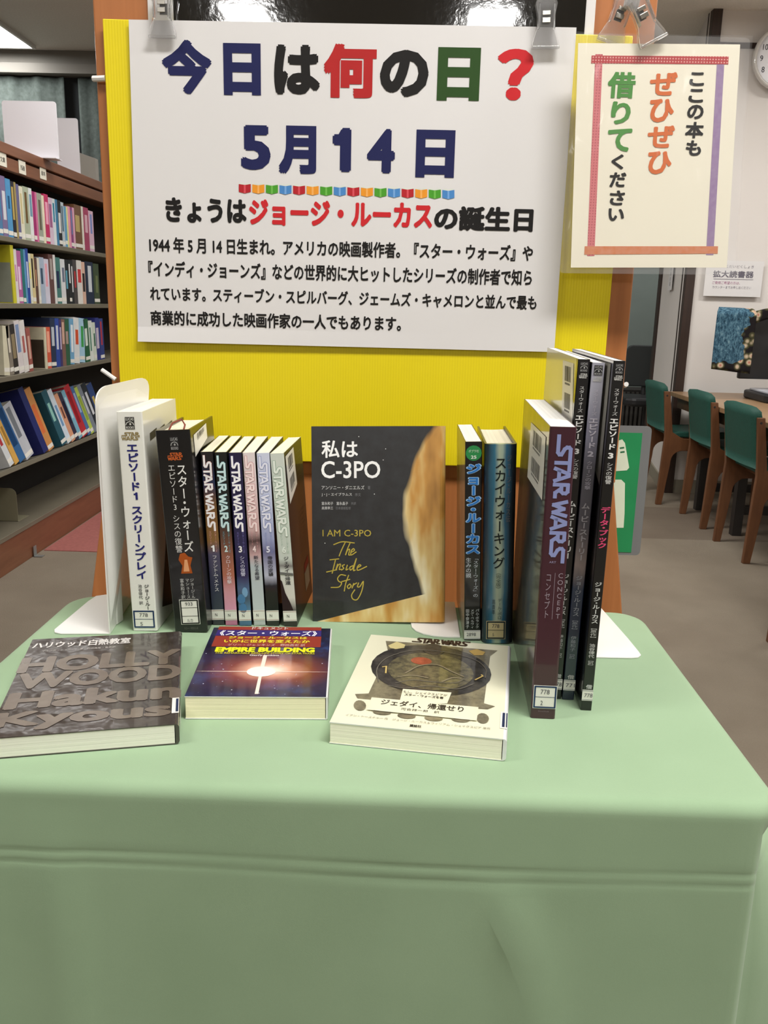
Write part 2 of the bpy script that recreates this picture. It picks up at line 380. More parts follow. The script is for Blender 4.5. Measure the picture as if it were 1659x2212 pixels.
# shelf-edge tickets on the fascia
TK=vary('ticket_card','#dad6c6',.03,30,.7)
for i,(x,y,wd) in enumerate(((4,344,.075),(47,362,.07),(92,374,.07))):
    q=onx(x,y,BX+.004)
    tk=MB().box((0,-wd*.5,-.028),(.002,wd*.5,.028)).build('shelf_ticket',TK)
    tk.location=(BX+.005,q.y,q.z); tag(tk,['shelf ticket at the left picture edge on the bookcase fascia','middle shelf ticket on the bookcase fascia','shelf ticket nearest the wooden board on the bookcase fascia'][i],'label')
    f=Face(tk,M.Translation(tk.location),(.002,0,0),(0,1,0),(0,0,1))
    text(f,['文庫','児童書','絵本'][i],(-.022,-.012,.022,.010),ink('#3a3835'),.01,'ticket_lettering',.0004)
def shelf_book(name,px0,px1,zi,hgt,col,label,lab2=None,lean=0,dep=.17,group=None,inset=.012,cover2=None,z0=None,back=0):
    """a book standing on bookcase shelf zi between picture columns px0 and px1"""
    z=SHZ[zi] if z0 is None else z0
    ya=onx(px0,560,BX-inset).y; yb=onx(px1,560,BX-inset).y; th=max(.006,(yb-ya)*.96)
    # lean: rotate about the X axis
    m=M.Translation((BX-inset,ya,z+(-th*math.sin(R(lean)) if lean<0 else 0)))@M.Rotation(back,4,'Y')@M.Rotation(R(lean),4,'X')
    t=thing(name,label,'book',m,group)
    c=.0015
    cv=MB().prism([(-dep,0,0),(0,0,0),(0,th,0),(-dep,th,0),(-dep,th-c,0),(-c,th-c,0),(-c,c,0),(-dep,c,0)],(0,0,hgt))
    cm=coverm(col,.3); mats=[cm]
    if cover2: mats.append(coverm(cover2,.3)); cv.face([(-dep,-.0003,.004),(-.004,-.0003,.004),(-.004,-.0003,hgt*.70),(-dep,-.0003,hgt*.70)],1)
    cv.build('cover',mats,t)
    MB().box((-dep+.003,c,.002),(-c,th-c,hgt-.003)).build('page_block',pagesm('#d8d2bd',1),t)
    if lab2!='none' and th>.008 and random.random()<.6:
        lz=random.uniform(.006,.016); MB().box((0,.001,lz),(.0006,th-.001,lz+.018)).build('spine_label',vary('label_paper','#dcdad2',.03,30,.6),t)
    if lab2 and lab2!='none':
        r1,r2=random.uniform(.25,.5),random.uniform(.7,.95); MB().box((.0,th*random.uniform(.1,.35),hgt*r1),(.0005,th*random.uniform(.6,.85),hgt*r2)).build('title_panel',ink(lab2),t)
    return t
ORD=['first','second','third','fourth','fifth','sixth','seventh','eighth','ninth','tenth','eleventh','twelfth','thirteenth','fourteenth','fifteenth','sixteenth','seventeenth','eighteenth','nineteenth','twentieth','twenty-first','twenty-second','twenty-third','twenty-fourth','twenty-fifth','twenty-sixth','twenty-seventh','twenty-eighth','twenty-ninth']
S1=[(-3,1,'#4f7fa8','#d8dce0','pale blue',.235),(1,12,'#4c7ca6','#9c4a62','blue',.25),(12,23,'#7a6a92','#c9ccd2','mauve',.25),(23,34,'#4f93c4','#23567e','sky blue',.245),(34,41,'#221d28','#b09a5a','black',.24),(41,45,'#a08e54',None,'tan',.24),(45,51,'#66628a',None,'purple-grey',.235),(51,59,'#dfdcc4','#c4b78a','cream',.23),(59,71,'#aab39b','#6a5230','sage green',.235),(71,78,'#dfe3e2','#6f93a8','white',.235),(78,84,'#a0246a',None,'magenta',.225),(84,88,'#d0709a',None,'rose pink',.225),(88,98,'#9fa595','#66604f','grey-green',.225),(98,103,'#e4dcc2',None,'ivory',.22),(103,112,'#c02860','#e3a0b8','crimson',.23),(112,120,'#d5bfd2','#9a5f86','pale lilac',.22),(120,126,'#d9e0e4','#2b7f9a','white and teal',.22),(126,131,'#3f7fa8',None,'mid blue',.22),(131,138,'#1c1a20','#d0d4d4','black-spined',.22),(138,144,'#b9c4cc','#5f7684','silver grey',.215),(144,149,'#5f9cc0',None,'light blue',.20),(149,152,'#e0dc90',None,'pale yellow',.20),(152,157,'#e29ab0',None,'candy pink',.205),(157,162,'#8a3f7c','#5f93b4','violet',.205),(162,166,'#dba6bc',None,'faded pink',.205),(166,181,'#6f4c34','#b3a06a','brown illustrated',.225),(181,185,'#ddd8cc',None,'off-white',.225),(185,196,'#a23a5e','#d0a8b4','dark rose',.225),(196,206,'#d8b4c8','#7f8cc0','pastel pink',.215)]
for i,(a,b,c,l2,nm,h) in enumerate(S1):
    shelf_book('book',a,b,0,h,c,f'{nm} book, {ORD[i]} from the left on the top bookcase shelf',l2,group='books on the top bookcase shelf')
S2=[(23,30,'#c8c22e','none','large yellow and green picture-cover',.25),(30,36,'#dcd6d6','#c08ab0','white and pink',.235),(36,45,'#b0609a','#e0c4dc','orchid pink',.23),(45,51,'#24706e',None,'deep teal',.24),(51,55,'#5c93c0',None,'light blue',.24),(55,61,'#26449a','#c0cade','royal blue',.245),(61,66,'#d4d6c0','#d8d040','white and yellow',.225),(66,73,'#d2c290','#2c2620','cream and black',.225),(73,79,'#5e4136','#b98c6c','dark brown',.21),(79,84,'#d8d4c4',None,'ivory',.21),(84,94,'#a6b4c8','#3d5064','pale steel blue',.215),(94,104,'#cfccdc','#e0a0ac','lavender white',.21),(104,114,'#63413e','#a29a94','maroon and grey',.235),(114,119,'#dcdcda',None,'thin white',.235),(119,129,'#467a74','#26304f','teal and navy',.225),(129,139,'#d6d8da','#6c7486','white lettered',.22),(139,146,'#17161a','#5fa0b4','glossy black',.22),(146,151,'#1c1b1f','#d8d8d8','black and white',.22),(151,156,'#1e1d22','#cfd0d2','black striped',.22),(156,164,'#463f40','#b2383c','charcoal and red',.225),(164,175,'#dcd9d4','#c23c3c','white red-banded',.225),(175,182,'#dab4a0','#2d2a2a','peach',.22),(182,200,'#18233f','#c6ccd2','thick navy',.225),(200,212,'#3b4a2e','#68744c','olive green',.22)]
for i,(a,b,c,l2,nm,h) in enumerate(S2):
    shelf_book('book',a,b,1,h,c,f'{nm} book, {ORD[i]} from the left on the second bookcase shelf',l2,group='books on the second bookcase shelf',dep=.21 if i==0 else .17,cover2='#94998a' if i==0 else None)
S3=[(-10,3,'#d2cdb4',None,'leaning cream',.215,4),(4,13,'#857c70','#cfc8ba','grey-brown',.215,-4),(13,24,'#2d2623','#8a7c60','dark brown leaning',.22,-5),(24,36,'#d6cfd0','#7c90b4','white leaning',.235,-6),(36,47,'#dad6d4','#a8605c','white spotted',.235,-6),(47,56,'#99534a','#c9a292','rust red',.20,-4),(83,88,'#cfc9ae','none','cream picture-cover',.20,2),(88,97,'#d0583c','#e8a58c','orange-red',.20,2),(97,108,'#1f2c4a','#b8c0c8','navy',.24,2),(108,117,'#27439a','#c6ccd6','cobalt blue',.24,2),(117,122,'#3c2f66','#b4a8c0','dark violet',.235,2),(122,130,'#7c5a50','#c8a694','reddish brown',.235,2),(130,139,'#2c5c40','#a48c84','forest green',.235,2),(139,148,'#6fa6cc','#dce4e8','light blue',.235,4),(148,160,'#dcdfe0','#c8502c','white and orange',.24,4),(160,172,'#a4cbe2','#3f9a50','ice blue',.235,4),(174,184,'#1f5c36','#d0dcd2','bottle green',.23,-3),(184,192,'#dce2dc','#5f8c78','white and green',.22,-3),(192,199,'#cfdacc','#3f6a58','pale mint',.21,-3),(199,207,'#262e7c','#c2b8c8','indigo blue',.235,-2),(207,216,'#2c3a80','#b03c48','dark blue',.23,-2)]
for i,(a,b,c,l2,nm,h,ln) in enumerate(S3):
    shelf_book('book',a,b,2,h,c,f'{nm} book, {ORD[i]} from the left on the third bookcase shelf',l2,lean=-ln,group='books on the third bookcase shelf',cover2='#3c3328' if i==6 else None)
S4=[(-14,-2,'#cfd2d4','#a8343c','white and red leaning',.25),(-1,10,'#d0a04c','#9a7434','ochre leaning',.25),(10,26,'#2d5f94','#123a66','mid blue leaning',.28),(26,46,'#b9bcc4','#70757c','pale grey leaning',.27),(66,78,'#1b2266','none','large dark blue leaning',.33),(78,92,'#c78a4c','#cf6c3c','amber and orange leaning',.32),(109,122,'#1f5464','#8cc0b6','large teal patterned leaning',.29),(122,132,'#cfdce8','#6d94bc','white and sky blue leaning',.29),(132,141,'#d59a78','#70443a','peach and brown leaning',.26),(141,149,'#2c2440','#1c1830','dark plum leaning',.26),(149,157,'#7ab0c8','#b4d4de','light turquoise leaning',.27),(157,170,'#b8202e','#8c1822','bright red leaning',.29),(170,177,'#4a6ca4','#9cb0cc','denim blue leaning',.28),(177,184,'#b9cc58','#8ca03c','lime green leaning',.27),(184,192,'#7c8490','#c8ccd0','grey leaning',.28),(192,203,'#1d1f2a','#cccfd4','black leaning',.28),(203,215,'#27407c','#c4b060','blue and gold leaning',.27)]
for i,(a,b,c,l2,nm,h) in enumerate(S4):
    shelf_book('book',a,b,3,h,c,f'{nm} book, {ORD[i]} from the left on the bottom row of books',l2,lean=9 if i>3 else 12,group='books on the bottom row of the bookcase',dep=.22,back=TB)
t=thing('bookend','beige metal bookend standing on the empty lowest shelf of the bookcase','bookend',V((BX-.08,onx(30,1120,BX-.08).y,SHZ[4])))
be=vary('beige_steel','#8b866e',.04,10,.4)
MB().prism([(x,0,z) for x,z in rrect(-.14,0,.02,.16,.03,4,(1,1,0,0))],(0,.002,0)).build('plate',be,t)
MB().box((-.14,0,0),(.02,.12,.0015)).build('base',be,t)
t=MB().box((0,0,0),(.002,.03,.05)).box((0,0,0),(.04,.03,.002)).build('floor_bracket',vary('galvanised','#9aa0a0',.05,20,.4,metal=.6)); q=onx(72,1185,BX+.004); t.location=(BX+.004,q.y,.002); tag(t,'small grey metal bracket at the foot of the bookcase','bracket')
# white boards on top
WB=vary('white_acrylic','#eceaf0',.01,5,.35,coat=.2)
for (x0,x1,yt,y,lab) in ((3,120,218,4.3,'large blank white board standing on top of the bookcase'),(118,167,255,4.95,'smaller blank white board behind the large one on top of the bookcase')):
    a=ony(x0,yt,y); b=ony(x1,yt,y)
    o=MB().prism([(x,y,z) for x,z in rrect(a.x,1.84,b.x,(a.z+b.z)/2,.012,3,(1,1,0,0))],(0,.006,0)).box((a.x,y-.04,1.84),(b.x,y+.04,1.844)).build('white_board',WB); tag(o,lab,'board')
a=ony(172,330,5.6); b=ony(205,330,5.6)
o=MB().prism([(a.x,5.6,1.84),(b.x,5.6,1.84),(b.x,5.6,a.z-.03),(a.x,5.6,a.z)],(0,.05,0)).build('paper_folder',vary('folder_paper','#b4b2aa',.03,10,.6)); tag(o,'pale grey folder on the bookcase top next to the wooden board','folder')
# ================================================================== READING TABLE, CHAIRS AND MAGNIFIER (right)
TW=wood('table_veneer','#8a6a4a','#a88a68',(3,40,3),.4)
CW=wood('chair_wood','#5e3a20','#7c5030',(40,40,6),.5)
DKL=vary('dark_steel','#2a2624',.05,20,.5)
t=thing('reading_table','long light wood reading table against the white wall','table',V((1.748,2.6,0)))
MB().box((0,0,.672),(1.15,3.13,.70)).build('tabletop',TW,t,bev=.003)
MB().box((.04,.04,.60),(1.1,.07,.672)).box((.04,3.05,.60),(1.1,3.08,.672)).box((.04,.07,.60),(.065,3.05,.672)).box((1.08,.07,.60),(1.1,3.05,.672)).build('apron',wood('apron_wood','#6a4c34','#80603f',(3,40,3)),t)
for lx in (.1,1.0):
    for ly in (.6,2.07,2.69): MB().box((lx,ly,0),(lx+.05,ly+.05,.61)).build('leg',DKL,t)
for ly in (.61,2.08,2.70): MB().box((.15,ly,.12),(1.0,ly+.03,.17)).build('stretcher',DKL,t)
GRN=NT('green_vinyl'); _n=GRN.noise(GRN.coord(),160,3); GRN.set(GRN.ramp(_n,[(.3,'#1a473c'),(.7,'#225549')]),.55,spec=.4); GRN.bump(_n,.3,.001); GRN=GRN.m
def chair(fx,fy,fy2,label,rz=0,hh=.76):
    """chair facing +X; rear feet at y=fy (near) and y=fy2 (far)"""
    wdt=fy2-fy
    t=thing('library_chair',label,'chair',M.Translation((fx,fy,0))@M.Rotation(rz,4,'Z'),group='green chairs along the reading table')
    th=.026
    # side frame outline in XZ: rear foot kicks back, back post rises, seat rail goes forward, front leg
    def arc(cx,cz,r,a0,a1,n=6): return [(cx+r*math.cos(R(a0+(a1-a0)*i/n)),cz+r*math.sin(R(a0+(a1-a0)*i/n))) for i in range(n+1)]
    out=[(0,0),(.036,0),(.066,.26)]+arc(.135,.285,.068,180,90,5)+arc(.37,.303,.05,90,0,5)+[(.425,0),(.456,0),(.47,.42),(.13,.43),(.062,.47),(.022,hh-.035),(-.016,hh-.035),(.016,.44),(.012,.36)]
    for yy in (0,wdt-th):
        MB().prism([(x,yy,z) for x,z in out],(0,th,0)).build('side_frame',CW,t,bev=.003)
    # curved upholstered back
    mb=MB(); n=8; y0,y1=th*.6,wdt-th*.6
    def back(front):
        def fn(i,j):
            u=i/n; v=j/6; y=y0+(y1-y0)*u; z=.475+(hh-.475+.012)*v
            if v>.9: z-= .02*(abs(2*u-1)**6)
            return (.016-.040*v-.014*(1-(2*u-1)**2)+(front),y,z)
        return fn
    mb.grid(back(-.004),n+1,7); mb.grid(back(.030),n+1,7)
    k=(n+1)*7
    for i in range(n): 
        for j in (0,6): a=i*7+j; b=(i+1)*7+j; mb.f.append((a,b,b+k,a+k)); mb.mi.append(0)
    for j in range(6):
        for i in (0,n): a=i*7+j; mb.f.append((a,a+1,a+1+k,a+k)); mb.mi.append(0)
    mb.build('backrest',GRN,t,smooth=True)
    MB().prism([(x,th+.004,z) for x,z in ((.06,.435),(.46,.43),(.485,.44),(.485,.465),(.46,.475),(.10,.47),(.06,.455))],(0,wdt-2*th-.008,0)).build('seat',GRN,t,bev=.008)
    MB().box((.12,th,.40),(.14,wdt-th,.432)).box((.44,th,.39),(.46,wdt-th,.425)).build('cross_rail',CW,t,bev=.002)
    for yy in (-.001,wdt-.004):
        MB().tube([(.004,yy,hh-.06),(.004,yy+.005,hh-.06)],.006,10).build('screw_cap',DKL,t)
    return t
chair(1.635,5.42,5.85,'green-backed wooden chair furthest from the camera, beside the wooden board')
chair(1.715,4.80,5.20,'green-backed wooden chair in the middle of the row at the reading table')
chair(1.70,4.12,4.56,'third green-backed wooden chair, cut by the right edge of the picture')
chair(1.395,2.66,3.085,'nearest wooden chair, only its foot and leg visible at the right edge')
# magnifying reader on the table
BK=vary('black_plastic','#1e1e20',.1,30,.45); GP=vary('grey_plastic','#8d8e96',.05,20,.4)
t=thing('video_magnifier','grey and black desktop video magnifier on the reading table','magnifier',V((2.24,5.33,.7005)))
MB().prism([(x,y,.0) for x,y in rrect(-.13,-.28,.55,.14,.06)],(0,0,.05)).build('base',BK,t,bev=.01)
MB().prism([(x,y,.05) for x,y in rrect(-.11,-.26,.5,.1,.05)],(0,0,.012)).build('reading_tray',vary('tray_plastic','#a9abb4',.05,20,.35),t,bev=.004)
MB().box((.02,-.18,.064),(.45,.02,.075)).build('glass_plate',BK,t,bev=.003)
MB().tube([(.12,.1,.05),(.12,.1,.3),(.1,.06,.48)],.022,10).build('column',BK,t,smooth=True)
MB().tube([(.10,.06,.40),(.28,.0,.43),(.5,-.02,.40)],.02,10).tube([(.1,.06,.46),(.3,.0,.52),(.5,-.02,.50)],.014,10).build('arm',BK,t,smooth=True)
MB().box((.0,-.12,.24),(.5,.06,.30)).build('camera_head',BK,t,bev=.01)
MB().box((.005,-.125,.285),(.5,.05,.315)).build('head_cover',GP,t,bev=.006)
# screen under the cloth
MB().box((-.2,.02,.12),(.10,.06,.50)).build('screen',BK,t,bev=.008)
MB().tube([(-.23,.03,.475),(-.12,.04,.48)],.006,8).tube([(-.225,.0,.455),(-.12,.04,.47)],.006,8).build('handle',vary('dark_brass','#4a4030',.1,20,.4),t)
def cloth_mat():
    t=NT('patterned_cloth'); c=t.coord(); n=t.noise(t.mapp((14,14,7)),5.5,4,.8)
    base=t.ramp(n,[(.32,'#10202e'),(.45,'#2c4c60'),(.58,'#4f7284'),(.70,'#7c98a2')])
    vo=t.n('ShaderNodeTexVoronoi'); vo.inputs['Scale'].default_value=22; t.l(c,vo.inputs['Vector'])
    fl=t.ramp(vo.outputs['Distance'],[(0,'#b04a40'),(.25,'#c4b39a'),(.42,'#4b4a30'),(.6,'#181416')])
    sx=t.n('ShaderNodeSeparateXYZ'); t.l(c,sx.inputs[0])
    m1=t.math('GREATER_THAN',t.math('ADD',t.math('SUBTRACT',sx.outputs[0],t.math('MULTIPLY',sx.outputs[2],.10)),t.math('MULTIPLY',t.noise(c,12,2),.16)),.055)
    m2=t.math('LESS_THAN',t.math('ADD',sx.outputs[2],t.math('MULTIPLY',t.noise(c,12,2),.14)),.19)
    mk=t.math('MAXIMUM',m1,m2)
    r=t.mix(mk,base,fl); m=t.set(r,.85,spec=.2); t.bump(n,.3,.002); return m
# cloth: hangs down the front, goes over the screen top and trails to the right
cb=[ony(1541,800,5.24),ony(1620,808,5.24)]; ct=ony(1548,668,5.24); ctr=ony(1641,672,5.24)
mb=MB(); NX,NZ=14,20
def clo(i,j):
    u=i/NX; v=j/NZ
    bl=ony(1537,797,5.22); br=ony(1620,808,5.22); tl=ony(1551,672,5.24); tr=ony(1634,676,5.24)
    if v<=.75:
        k=v/.75; a=bl.lerp(tl,k); b=br.lerp(tr,k); p=a.lerp(b,u); p.y+=.008*math.sin(u*9+k*2)
        return p-V((2.0,5.2,.8))
    k=(v-.75)/.25; a=tl.lerp(tr,u); p=a+V((.03*k*(1-u)*2,.15*k,.030*math.sin(min(1,k*2)*math.pi/2)-.02*k*k))
    return p-V((2.0,5.2,.8))
mb.grid(clo,NX+1,NZ+1)
o=mb.build('draped_cloth',cloth_mat(),smooth=True); o.location=(2.0,5.2,.8); s=o.modifiers.new('s','SOLIDIFY'); s.thickness=.005; tag(o,'blue and floral patterned cloth draped over the magnifier screen','cloth')
mb=MB()
def clo2(i,j):
    u=i/10; v=j/4; p=ony(1632+u*60,672-8*math.sin(u*2)+26*v*(1-.2*u),5.3+.01*math.sin(u*7)); return p-V((2.0,5.2,.8))
mb.grid(clo2,11,5); t2=mb.build('cloth_end',cloth_mat(),smooth=True,parent=o); s=t2.modifiers.new('s','SOLIDIFY'); s.thickness=.005
# notices on the right wall
def notice(x0,y0,x1,y1,Y,lab,name='paper_notice'):
    a=ony(x0,y0,Y); b=ony(x1,y1,Y); o=MB().box((0,0,0),(b.x-a.x,.002,a.z-b.z)).build(name,PAPERW); o.location=(a.x,Y,b.z); tag(o,lab,'notice')
    return Face(o,M.Translation(o.location),(0,0,0),(1,0,0),(0,0,1)),o
f,_=notice(1527,562,1642,642,5.80,'white notice with large grey characters on the back wall above the draped cloth')
text(f,'かくだいどくしょき',f.box2(1560,572,1628,580),ink('#8a8690'),.0,'small_lettering',.001)
text(f,'拡大読書器',f.box2(1541,584,1627,601),ink('#6a6672'),.02,'title_lettering',.001)
shape(f,[(f.box2(1541,603,1627,604)[i],f.box2(1541,603,1627,604)[j]) for i,j in ((0,1),(2,1),(2,3),(0,3))],ink('#6a6672'),'underline',.001)
text(f,'ご使用ご希望の方は、',f.box2(1539,607,1598,615),ink('#b07898'),.0,'pink_lettering',.001)
text(f,'カウンターまでお申し出ください',f.box2(1539,617,1622,625),ink('#8a8690'),.0,'small_lettering',.001)
a=onx(1431,625,1.862)
q=p0.lerp(p1,.55)
Yn=6.35; xx=p0.x+(p1.x-p0.x)*(Yn-p0.y)/(p1.y-p0.y)
o=MB().box((-.002,-.10,0),(0,.10,.34)).build('paper_notice',PAPERW); o.location=(xx-.016,Yn,1.36); o.rotation_euler=(0,0,-math.atan2(p1.x-p0.x,p1.y-p0.y)); tag(o,'narrow paper notice on the side wall below the laminated sheet','notice')
f=Face(o,M.Translation(o.location)@M.Rotation(o.rotation_euler.z,4,'Z'),(-.002,.08,0),(0,-1,0),(0,0,1))
for k in range(4): text(f,['図','書','館','室'][k],(.06,.03+k*.035,.10,.055+k*.035),ink('#77757c'),.0,'lettering',.0006)
# clock
t=thing('wall_clock','round clear-rimmed wall clock cut by the right edge of the picture','clock',M.Translation(ony(1688,128,5.78))@M.Rotation(R(90),4,'X'))
MB().lathe([(.001,.0),(.17,0),(.185,.02),(.185,.04),(.175,.05),(.165,.045),(.162,.03)],48).build('rim',vary('clear_rim','#c9c6c0',.04,10,.15,coat=1),t,smooth=True)
MB().lathe([(0,.012),(.163,.012)],48).build('dial',vary('dial_white','#e6e6ea',.01,10,.4),t)
f=Face(t,t.matrix_world.copy(),(0,0,.013),(1,0,0),(0,1,0))
for n in range(1,13):
    a=R(90-30*n); r=.125; wd=.018 if n<10 else .03
    text(f,str(n),(r*math.cos(a)-wd/2,r*math.sin(a)-.016,r*math.cos(a)+wd/2,r*math.sin(a)+.016),ink('#33313a'),.0,'numerals',.0006)
stroke(f,[(0,0),(.05,.05)],.008,ink('#222222'),'hands',.002); stroke(f,[(0,0),(.02,.1)],.005,ink('#222222'),'hands',.002)
# office chair and slatted heater seen past the board
t=thing('office_chair','black mesh office chair in the room beyond the doorway','chair',V((2.03,7.5,0)))
MB().prism([(x,0,z) for x,z in rrect(-.14,.58,.22,.93,.05)],(0,.03,0)).build('backrest',vary('black_mesh','#2c3030',.2,300,.7),t,bev=.01)
MB().tube([(.04,.04,.50),(.04,.06,.70)],.02,8).build('back_post',BK,t)
MB().prism([(x,y,.44) for x,y in rrect(-.2,-.35,.26,.08,.08)],(0,0,.07)).build('seat',BK,t,bev=.02)
MB().tube([(.03,-.12,.08),(.03,-.12,.44)],.025,10).build('gas_post',BK,t)
st=MB()
for k in range(5): a=R(72*k+20); st.tube([(.03,-.12,.09),(.03+.28*math.cos(a),-.12+.28*math.sin(a),.05)],.018,6)
st.build('star_base',BK,t)
for k in range(5):
    a=R(72*k+20); MB().lathe([(0,0),(.025,.0),(.03,.025),(.025,.05),(0,.05)],10,(.03+.28*math.cos(a),-.12+.28*math.sin(a),0)).build('caster',BK,t)
t=thing('slatted_cabinet','dark cabinet with upright slats beyond the doorway','cabinet',V((1.72,7.85,0)))
MB().box((0,0,0),(.5,.3,.52)).build('body',DKM,t,bev=.004)
for k in range(12): MB().box((.01+k*.04,-.015,.04),(.032+k*.04,0,.50)).build('slat',vary('slat_paint','#4a4946',.05,20,.5),t)
# green laminated sign behind the board
gx=[ony(1290,918,1.125),ony(1385,1200,1.125)]
t=thing('green_sign','green laminated sign with white shapes hung behind the wooden board','sign',V((gx[0].x,1.125,gx[1].z)))
Wd,Hd=gx[1].x-gx[0].x-.002,gx[0].z-gx[1].z
FILM=NT('laminate_film'); _c=FILM.coord(); _n=FILM.noise(FILM.mapp((9,9,4)),2.2,2)
FILM.set('#d9d9da',.09,alpha=.055,spec=.8,coat=1.0,cr=.03); FILM.bump(_n,.5,.03); FILM=FILM.m
GF=vary('green_sign_film','#77797a',.03,10,.3)
MB().prism([(x,0,z) for x,z in rrect(0,0,Wd,Hd,.006)],(0,.001,0)).build('laminate_edge',GF,t)
MB().box((.002,-.0006,.004),(Wd-.012,-.0001,Hd-.009)).build('green_sheet',vary('green_print','#1e8a52',.06,20,.4,coat=.4),t)
f=Face(t,M.Translation(t.location),(0,-.0007,0),(1,0,0),(0,0,1)); wi=ink('#d9e2cc')
shape(f,[f.px(*p) for p in ((1325,955),(1344,949),(1350,957),(1359,1010),(1354,1016),(1325,1018))][::-1],wi,'white_patch')
shape(f,[f.px(*p) for p in ((1325,1036),(1342,1036),(1350,1044),(1349,1110),(1347,1140),(1325,1140))][::-1],wi,'white_patch')
stroke(f,[f.px(*p) for p in ((1340,968),(1347,967))],.0022,ink('#2e6a46'),'lettering'); stroke(f,[f.px(*p) for p in ((1341,977),(1348,976))],.0022,ink('#2e6a46'),'lettering')
# ================================================================== WOODEN DISPLAY BOARD
OW=wood('board_veneer','#9c5e32','#c07c48',(45,45,1.3),.42)
t=thing('display_board','upright orange-brown wooden display board with splayed feet behind the table','display board',V((0,1.09,0)))
MB().box((-.374,0,.985),(.2745,.03,1.86)).build('panel',OW,t,bev=.002)
for s_,xi,xo,xf in ((1,-.20,-.386,-.56),(2,.12,.2725,.43)):
    MB().prism([(xi,.001,0),(xf,.001,0),(xo+(-.032 if s_==1 else .028),.001,.80),(xo,.001,.99),(xi,.001,.99)],(0,.028,0)).build('splayed_foot',OW,t,bev=.002)
MB().box((-.20,.002,.45),(.12,.027,.99)).build('lower_panel',OW,t)
t=thing('black_poster','glossy black poster on a white backing sheet at the top of the wooden board','poster',V((0,1.088,0)))
a=ony(320,25,1.088);b=ony(1283,60,1.088);c=ony(375,30,1.086);d=ony(1265,30,1.086)
MB().box((a.x,-.001,1.2),(b.x,0,1.8)).build('white_backing',PAPERW,t)
PB=NT('glossy_black'); _n=PB.noise(PB.mapp((1,1,1)),70,3,.6); PB.set('#131211',.06,spec=.6,coat=.6,cr=.03); PB.bump(_n,.12,.001)
MB().box((c.x,-.002,1.2),(d.x,-.0011,1.78)).build('black_sheet',PB.m,t)
# yellow corrugated plastic sheet
YM=NT('yellow_plastic'); _c=YM.coord(); wv=YM.n('ShaderNodeTexWave',wave_type='BANDS',bands_direction='X'); wv.inputs['Scale'].default_value=95; wv.inputs['Distortion'].default_value=.0; YM.l(_c,wv.inputs['Vector'])
YM.set(YM.mix(YM.math('MULTIPLY',wv.outputs[0],.35),'#e9d516','#dcc610'),.42,spec=.4); YM.bump(wv.outputs[0],.12,.0008)
a=ony(221,40,1.079);b=ony(1368,77,1.079);c=ony(1305,745,1.079);d=ony(243,800,1.079)
t=thing('yellow_sheet','bright yellow corrugated plastic sheet hanging on the wooden board','sheet',V((0,1.079,0)))
MB().prism([(a.x,0,1.004),(a.x-.0,0,a.z),(b.x,0,b.z),(b.x-.002,0,1.004)],(0,.005,0)).build('corrugated_panel',YM.m,t,bev=.001)
# white cord tying it
TIE=vary('white_ribbon','#e4e2e0',.03,20,.6)
for pts_,r_,lab_ in (([ony(1350,833,1.125),ony(1353,830,1.084)],.0030,'white cord end poking out at the right edge of the wooden board'),
    ([ony(201,170,1.086),ony(212,170,1.0845),ony(228,169,1.083)],.0034,'short white tie at the upper left edge of the yellow sheet'),
    ([ony(220,799,1.086),ony(233,808,1.0845),ony(250,820,1.083)],.0028,'slanting white tie at the lower left edge of the yellow sheet')):
    o=MB().tube(pts_,r_,8).build('white_tie',TIE,smooth=False); tag(o,lab_,'cord')
# ------------------------------------------------------------------ big white sign
SY=1.075
a=ony(278,40,SY); b=ony(1245,62,SY); c=ony(299,738,SY); d=ony(1197,760,SY)
sx0,sx1=a.x,b.x; zb,zt=(c.z+d.z)/2,(a.z+b.z)/2
t=thing('paper_sign','large white paper sign with coloured Japanese title and four lines of text','sign',V((0,SY,0)))
mb=MB(); NX,NZ=24,10
ex0,ex1=c.x-a.x,d.x-b.x
def sg(i,j):
    u=i/NX;v=j/20; x=sx0+(sx1-sx0)*u+(ex0*(1-u)+ex1*u)*(1-v)
    curl=-.05*max(0,.05-v)*(1-u)**2-.01*max(0,u-.97)*(1-v)
    return (x,curl-.0002,zb+(zt-zb)*v)
mb.grid(sg,NX+1,21); o=mb.build('paper_sheet',PAPERW,t); s=o.modifiers.new('s','SOLIDIFY'); s.thickness=.0004; s.offset=0
f=Face(t,M.Translation((0,SY,0)),(0,0,0),(1,0,0),(0,0,1))
NV,BL,RD,RD2,GD='#1c2050','#191716','#b02424','#c8262c','#2a4a1c'
HH=.0008
for s_,x0,y0,x1,y1,cc in (('今',348,85,459,205,NV),('日',482,93,564,207,NV),('は',592,96,691,206,BL),('何',700,94,812,213,RD),('の',822,107,924,211,BL),('日',947,102,1034,219,GD),('？',1076,105,1148,218,RD2),
    ('5',520,270,585,368,NV),('月',602,271,683,377,NV),('1',719,276,758,372,NV),('4',794,278,852,375,NV),('日',900,280,980,385,NV)):
    text(f,s_,f.box2(x0,y0,x1,y1),ink(cc),.052 if s_ not in '5?？4' else .042,'title_lettering',HH)
for s_,x0,y0,x1,y1,cc in (('きょうは',357,426,533,484,BL),('ジョージ・ルーカス',538,430,933,495,RD2),('の誕生日',939,444,1150,502,BL)):
    text(f,s_,f.box2(x0,y0,x1,y1),ink(cc),.045,'subtitle_lettering',HH)
